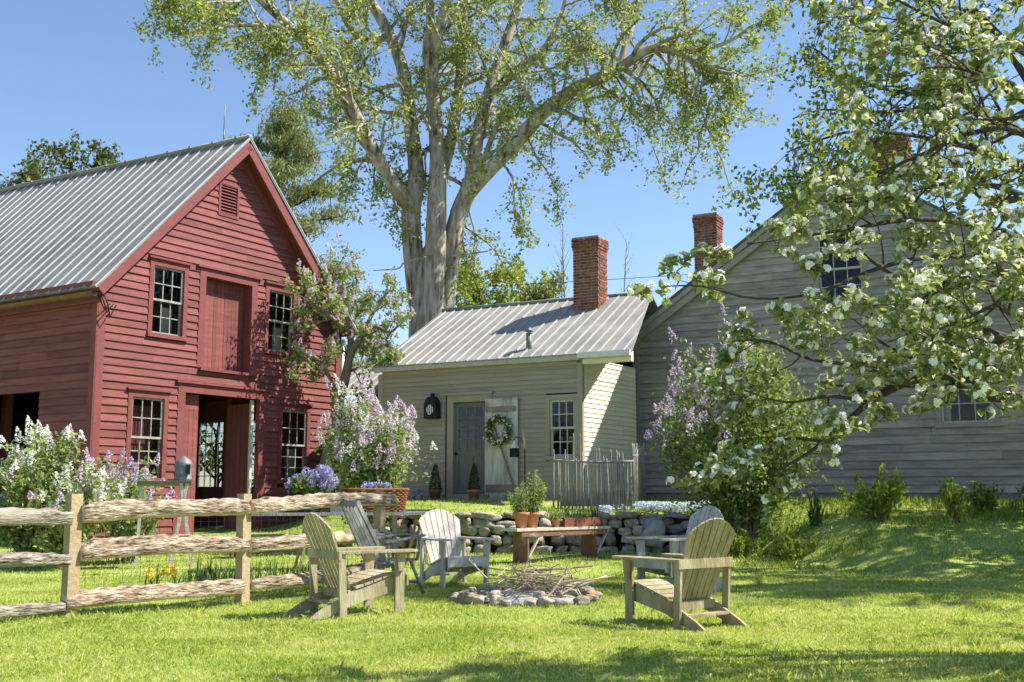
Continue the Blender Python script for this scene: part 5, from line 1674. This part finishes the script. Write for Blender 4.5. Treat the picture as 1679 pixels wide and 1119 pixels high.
hs = tag(fast_mesh('daylily_clump', grass_fan(None, (5.35, 19.6, z - .02), 70, .62, .03, .5), 4, lf_iris), 'dark daylily clump with shiny arching leaves left of the bright perennial', 'plant')
for i, (x, y, n, h, lab) in enumerate([(-3.55, 13.9, 150, .42, 'tall dark iris blades behind the middle fence panel'), (-4.05, 13.5, 90, .36, 'iris clump with yellow flowers behind the fence, left end of the row'), (-2.9, 14.6, 90, .4, 'iris blades behind the fence near the second post'), (-2.2, 15.4, 80, .36, 'green strap-leaved clump behind the right fence panel')]):
    r = empty('iris_clump', (x, y, ground_z(x, y)), lab, 'plant', 'iris clumps behind the fence')
    vs = np.concatenate([grass_fan(None, (x + rnd.uniform(-.42, .42), y + rnd.uniform(-.2, .2), ground_z(x, y) - .02), 8, h, .02, .25) for _ in range(n // 8)])
    fast_mesh('iris_leaves', vs, 4, lf_iris, r)
    if i == 1: flower_heads(r, 'yellow_flower_heads', [V(x + rnd.uniform(-.3, .15), y + rnd.uniform(-.2, .1), ground_z(x, y) + h * rnd.uniform(.6, .95)) for _ in range(8)], .035, lf_yellow, 24, .045)
# pale blue ground cover on the terrace bank
N_ = 9000
gx = nr.uniform(1.7, 4.0, N_); gy = np.array([wall_y(a) for a in gx]) + nr.uniform(.25, 1.5, N_) + (gx - 1.7) * .1
keep = (np.sin(gx * 5) * .3 + np.sin(gy * 6 + gx * 2) * .3 + nr.uniform(-.6, .6, N_)) > -.25
keep &= ~((abs(gx - 2.5) < .55) & (gy < 21.7))
gx, gy = gx[keep], gy[keep]
gz = np.array([ground_z(a, b) for a, b in zip(gx, gy)]) + nr.uniform(.02, .12, len(gx))
gc = fast_mesh('ground_cover', leaf_verts(np.stack([gx, gy, gz], 1), .05, .04), 4, lf_cover); gc['kind'] = 'stuff'
tag(gc, 'pale blue flowering ground cover on the bank above the stone wall', 'ground cover')

# ---- feathery-leaved tree on the right, in front of the farmhouse
br_ = empty('birch_tree', (9.9, 15.2, .6), 'small-leaved tree arching over the farmhouse gable from the right', 'tree')
T = Tree(12)
P0, R0 = T.limb([V(9.9, 15.2, .3), V(9.7, 15.2, 2.5), V(9.3, 15.1, 5), V(9.0, 15.0, 7.5), V(8.8, 15, 10), V(8.6, 15, 12)], [.22, .18, .14, .1, .07, .03], 9)
T.tw = []
bl_ = [[(1640, 60), (1560, 40), (1480, 60), (1400, 30), (1340, 40)], [(1660, 140), (1560, 160), (1470, 150), (1400, 130), (1350, 90), (1325, 75)], [(1650, 260), (1560, 235), (1480, 220), (1400, 215), (1330, 235), (1290, 250)],
       [(1650, 330), (1570, 290), (1490, 285), (1400, 280), (1340, 290), (1280, 290)], [(1650, -20), (1560, -60), (1450, -60), (1370, -30), (1330, 5)], [(1650, 200), (1580, 170), (1500, 180), (1420, 185), (1350, 180), (1300, 195)], [(1690, -60), (1640, -100), (1560, -130), (1480, -140)]]
for i, l in enumerate(bl_):
    pts = [V(9.2, 15.0, 3.2 + .9 * i)] + [U(u, v, 14.9 - .25 * k + T.r.uniform(-.5, .5)) for k, (u, v) in enumerate(l)]
    P, R = T.limb(pts, [.07, .05, .035, .025, .018, .012, .008][:len(pts)], 6)
    T.spread(P, R, 20, 1.25, .2, 2, .9, .2, -.06, .55, 5)
T.spread(P0, R0, 18, 3.2, .4, 2, 1.0, .15, -.02, .5, 6)
T.wood.build('trunk', m_darkbark, br_)
P, D = T.leafpoints(10, .07)
fast_mesh('crown', leaf_verts(P, .085, .05, None, -.3), 4, lf_birch, br_)
NB = len(P)


simple_tree('maple_tree', 'broad maple beyond the right edge of the picture, shading the lawn', (13.4, 15.9, .9), 10, 4.6, lf_birch, .24, 34, 91, limbs=40, t0=.22)
simple_tree('maple_tree', 'second maple farther back beyond the right edge, shading the bank', (15.0, 19.4, 1.0), 9.5, 3.6, lf_birch, .24, 30, 92, limbs=34, t0=.2)


# ---- the blossoming apple tree whose boughs reach in from the right
def leaf6(c, d, L, W, fold=.25):
    """folded leaf, 6 verts, two quads"""
    n = len(c); d = d / np.linalg.norm(d, axis=1, keepdims=True)
    q = rand_dirs(n) * .7 + np.array([0, 0, 1.0]); s = np.cross(d, q); s /= np.linalg.norm(s, axis=1, keepdims=True) + 1e-9
    nn = np.cross(s, d)
    l = (L * nr.uniform(.6, 1.2, n))[:, None]; w = (W * nr.uniform(.75, 1.2, n))[:, None]
    V6 = np.empty((n, 8, 3)); cur = nr.uniform(-.25, .1, n)[:, None]
    tip = c + d * l + nn * l * cur; b = c
    V6[:, 0] = b; V6[:, 1] = b + d * l * .32 + s * w * .48 + nn * w * fold; V6[:, 2] = b + d * l * .7 + s * w * .38 + nn * (w * fold + l * cur * .4); V6[:, 3] = tip
    V6[:, 4] = b; V6[:, 5] = tip; V6[:, 6] = b + d * l * .7 - s * w * .38 + nn * (w * fold + l * cur * .4); V6[:, 7] = b + d * l * .32 - s * w * .48 + nn * w * fold
    return V6.reshape(-1, 3)


ap = empty('apple_tree', (7.0, 8.4, 0), 'blossoming apple tree reaching in from the right with white flowers and dark crooked boughs', 'tree')
T = Tree(21)
T.limb([V(7.0, 8.4, -.1), V(6.95, 8.4, .8), V(6.8, 8.4, 1.6), V(6.7, 8.3, 2.4)], [.2, .17, .16, .13], 10, .05)
hub = V(6.75, 8.35, 1.95)
boughs = [  # (u, v, depth, width px) along each bough
    [(1690, 600, 6.3, 26), (1600, 612, 6.2, 22), (1505, 620, 6.1, 18), (1440, 650, 6.0, 13), (1390, 690, 5.9, 9), (1330, 740, 5.8, 6), (1270, 775, 5.7, 4), (1235, 800, 5.7, 2.5)],
    [(1700, 640, 6.0, 22), (1640, 652, 5.9, 18), (1590, 640, 5.9, 13), (1550, 615, 5.9, 9), (1500, 590, 6, 6), (1440, 560, 6.1, 4)],
    [(1700, 560, 6.5, 20), (1620, 545, 6.4, 15), (1560, 505, 6.3, 12), (1490, 465, 6.2, 9), (1420, 420, 6.1, 6), (1390, 370, 6.0, 4)],
    [(1700, 470, 6.2, 16), (1620, 430, 6.0, 12), (1540, 420, 5.8, 9), (1440, 440, 5.6, 7), (1340, 480, 5.4, 5), (1240, 490, 5.3, 4), (1150, 470, 5.2, 3), (1090, 470, 5.2, 2)],
    [(1700, 400, 6.4, 15), (1600, 370, 6.2, 11), (1500, 360, 6.0, 8), (1400, 375, 5.8, 6), (1300, 390, 5.7, 4), (1225, 400, 5.6, 3)],
    [(1700, 230, 5.6, 12), (1610, 215, 5.4, 9), (1520, 250, 5.3, 7), (1450, 280, 5.2, 4)],
    [(1700, 100, 5.4, 12), (1600, 60, 5.2, 9), (1530, 30, 5.1, 6), (1470, 0, 5, 4)],
    [(1700, 180, 5.2, 11), (1620, 130, 5.0, 8), (1560, 110, 5.0, 5), (1500, 115, 4.9, 3)],
    [(1700, 330, 5.8, 12), (1600, 300, 5.6, 9), (1530, 305, 5.5, 6), (1430, 330, 5.4, 4), (1350, 330, 5.4, 3)],
    [(1480, 625, 6.1, 9), (1400, 600, 6, 7), (1330, 590, 5.9, 5), (1260, 560, 5.8, 4), (1200, 560, 5.8, 2.5)],
    [(1420, 660, 6.0, 8), (1360, 650, 5.8, 6), (1290, 660, 5.7, 4), (1220, 640, 5.6, 3)],
    [(1350, 725, 5.8, 6), (1290, 720, 5.7, 5), (1240, 750, 5.6, 3), (1215, 800, 5.6, 2)],
    [(1690, 520, 5.2, 10), (1640, 500, 5, 8), (1590, 520, 4.9, 5), (1540, 540, 4.9, 3)],
    [(1690, 560, 5.6, 9), (1630, 575, 5.5, 7), (1560, 565, 5.4, 5), (1480, 540, 5.4, 3), (1420, 520, 5.4, 2)],
    [(1700, 460, 5.3, 9), (1640, 470, 5.2, 7), (1570, 455, 5.1, 5), (1500, 500, 5.1, 3)],
    [(1700, 20, 6, 11), (1620, -30, 5.8, 8), (1560, -60, 5.7, 5)],
]
paths = []
for bo in boughs:
    AY = 1.34
    pts = [U(u, v, Y * AY) for u, v, Y, w in bo]; rad = [w * Y * AY / 1800 / 2 for u, v, Y, w in bo]
    if bo[0][0] > 1650:
        pts = [hub + V(0, 0, max(0, (pts[0].z - 2) * .35)), hub.lerp(pts[0], .5) + V(0, 0, .15)] + pts
        rad = [max(rad[0] * 2.2, .05), rad[0] * 1.5] + rad
    paths.append(T.limb(pts, rad, 7, .06, 4))
# boughs out of the picture complete the round crown (they cast the shade on the lawn)
for a, el_, L in [(0.3, .5, 3.0), (1.2, .6, 3.0), (-.6, .5, 3.2), (-1.3, .6, 2.8), (-2.2, .7, 3.0), (-2.8, .5, 2.6), (-1.8, 1.1, 3.0), (.6, .35, 3.0), (1.3, .75, 3.0), (.8, .8, 3.2), (.2, .9, 3.0)]:
    paths.append(T.branch(hub, V(math.cos(a) * math.cos(el_), math.sin(a) * math.cos(el_), math.sin(el_)), L, .07, 8, .1, .02, 6))
T.tw = []
for i, (P, R) in enumerate(paths):
    cnt = (8, 9, 12, 8, 9, 13, 14, 14, 9, 5, 4, 3, 11, 10, 11, 12)[i] if i < len(boughs) else 5
    T.spread(P, R, cnt, (.7, .7, .68, .42, .45, .75, .75, .75, .5, .48, .45, .45, .7, .65, .7, .75)[i] if i < len(boughs) else 1.0, .3, 2, .85, .22, .02, .55, 3, None, .6)
T.wood.build('trunk', m_darkbark, ap)
# spur rosettes: whorls of leaves round clusters of blossom
ros = []; axes = []
for B in T.tw:
    for t in (.25, .5, .75, 1.0):
        if T.r.random() < .72:
            f = t * (len(B) - 1); j = min(int(f), len(B) - 2); p = B[j].lerp(B[j + 1], f - j)
            d = (B[j + 1] - B[j]).normalized() * (1 if t == 1 else .35) + V(T.r.gauss(0, .45), T.r.gauss(0, .45), .55)
            ros.append(p + d.normalized() * .02); axes.append(d.normalized())
Cc = np.array([list(p) for p in ros]); Ax = np.array([list(p) for p in axes])
k = 6
C7 = np.repeat(Cc, k, axis=0); D7 = np.repeat(Ax, k, axis=0) * .55 + rand_dirs(len(C7)) * .85
lv = leaf6(C7 + nr.normal(size=C7.shape) * .012, D7, .07, .038)
fast_mesh('crown', lv, 4, lf_apple, ap)
# blossoms
sel = nr.uniform(0, 1, len(Cc)) < .58
Fc = np.repeat(Cc[sel] + Ax[sel] * .035, 5, axis=0); Fa = np.repeat(Ax[sel], 5, axis=0)
Fn = Fa * .8 + rand_dirs(len(Fc)) * .7; Fn /= np.linalg.norm(Fn, axis=1, keepdims=True)
Fc = Fc + Fn * .026
e1 = np.cross(Fn, rand_dirs(len(Fn))); e1 /= np.linalg.norm(e1, axis=1, keepdims=True); e2 = np.cross(Fn, e1)
vs = []
for j in range(5):
    a = 2 * math.pi * j / 5
    d = e1 * math.cos(a) + e2 * math.sin(a); s = -e1 * math.sin(a) + e2 * math.cos(a)
    r_ = nr.uniform(.018, .025, len(Fc))[:, None]
    q = np.empty((len(Fc), 4, 3))
    q[:, 0] = Fc; q[:, 1] = Fc + d * r_ * .65 + s * r_ * .5 + Fn * r_ * .25; q[:, 2] = Fc + d * r_ * 1.1 + Fn * r_ * .35; q[:, 3] = Fc + d * r_ * .65 - s * r_ * .5 + Fn * r_ * .25
    vs.append(q.reshape(-1, 3))
fast_mesh('blossom', np.concatenate(vs), 4, lf_white, ap)
print('LEAVES elm', NELM, 'birch', NB, 'apple rosettes', len(Cc))

# ------------------------------------------------------------------ grass blades of the lawn
def blades(n, y0, y1, h, w, xlim):
    # uniform over the wedge the lawn shows
    y = nr.uniform(0, 1, n); y = np.sqrt(y0 * y0 + (y1 * y1 - y0 * y0) * y)
    x = nr.uniform(-1, 1, n) * (y * .5 + .6)
    clump = np.sin(x * 3.1 + 1.3 * np.sin(y * 2.2)) * np.sin(y * 3.7 + x) * .5 + .5
    hh = h * (.55 + .6 * clump) * nr.uniform(.6, 1.3, n)
    z = np.array([ground_z(a, b) for a, b in zip(x, y)])
    ok = np.array([not (b > wall_y(a) - .15 and -2.6 < a < 3.7 and b < wall_y(a) + .5) for a, b in zip(x, y)])
    ok &= ((x - .17) ** 2 + (y - 12.75) ** 2) > .72 ** 2
    bx = x - BO.x; by = y - BO.y
    ok &= ~((bx * BN.x + by * BN.y < .05) & (bx * BG.x + by * BG.y > -.05))
    x, y, z, hh = x[ok], y[ok], z[ok], hh[ok]; m = len(x)
    a = nr.uniform(0, 6.283, m); lean = nr.normal(0, .5, m)
    out = np.empty((m, 4, 3)); ww = w * nr.uniform(.7, 1.3, m)
    dx, dy = np.cos(a), np.sin(a)
    la = nr.uniform(0, 6.283, m)
    out[:, 0] = np.stack([x - dx * ww, y - dy * ww, z - .004], 1); out[:, 1] = np.stack([x + dx * ww, y + dy * ww, z - .004], 1)
    mx, my = x + np.cos(la) * lean * hh * .3, y + np.sin(la) * lean * hh * .3
    tx, ty = x + np.cos(la) * lean * hh, y + np.sin(la) * lean * hh
    out[:, 2] = np.stack([tx + dx * ww * .15, ty + dy * ww * .15, z + hh * (1 - .25 * np.abs(lean))], 1); out[:, 3] = np.stack([mx - dx * ww * .8, my - dy * ww * .8, z + hh * .55], 1)
    return out.reshape(-1, 3)


gv_ = np.concatenate([blades(210000, 6.3, 10.5, .04, .0019, 0), blades(6000, 6.3, 12, .075, .0022, 0), blades(150000, 10.5, 16, .042, .0028, 0), blades(60000, 16, 26, .06, .006, 0)])
gr = fast_mesh('grass', gv_, 4, lf_grass); gr['kind'] = 'stuff'
tag(gr, 'short bright green lawn grass', 'grass')

n_ = 9000
x = nr.uniform(3.6, 12.5, n_); y = nr.uniform(16.6, 21.8, n_)
ok = (np.sin(x * 2.3 + 1) * np.sin(y * 2.9 + x) + nr.uniform(-.6, .6, n_) + (y - 19) * .35) > .1
x, y = x[ok], y[ok]
P = np.stack([x, y, np.array([ground_z(a, b) for a, b in zip(x, y)]) + .06], 1)
d = rand_dirs(len(P)); d[:, 2] = np.abs(d[:, 2]) + .8
rg = fast_mesh('rough_grass', leaf_verts(P, .2, .022, d, .3), 4, [lf_shrub]); rg['kind'] = 'stuff'
tag(rg, 'rough tufty grass and weeds on the bank below the farmhouse', 'grass')
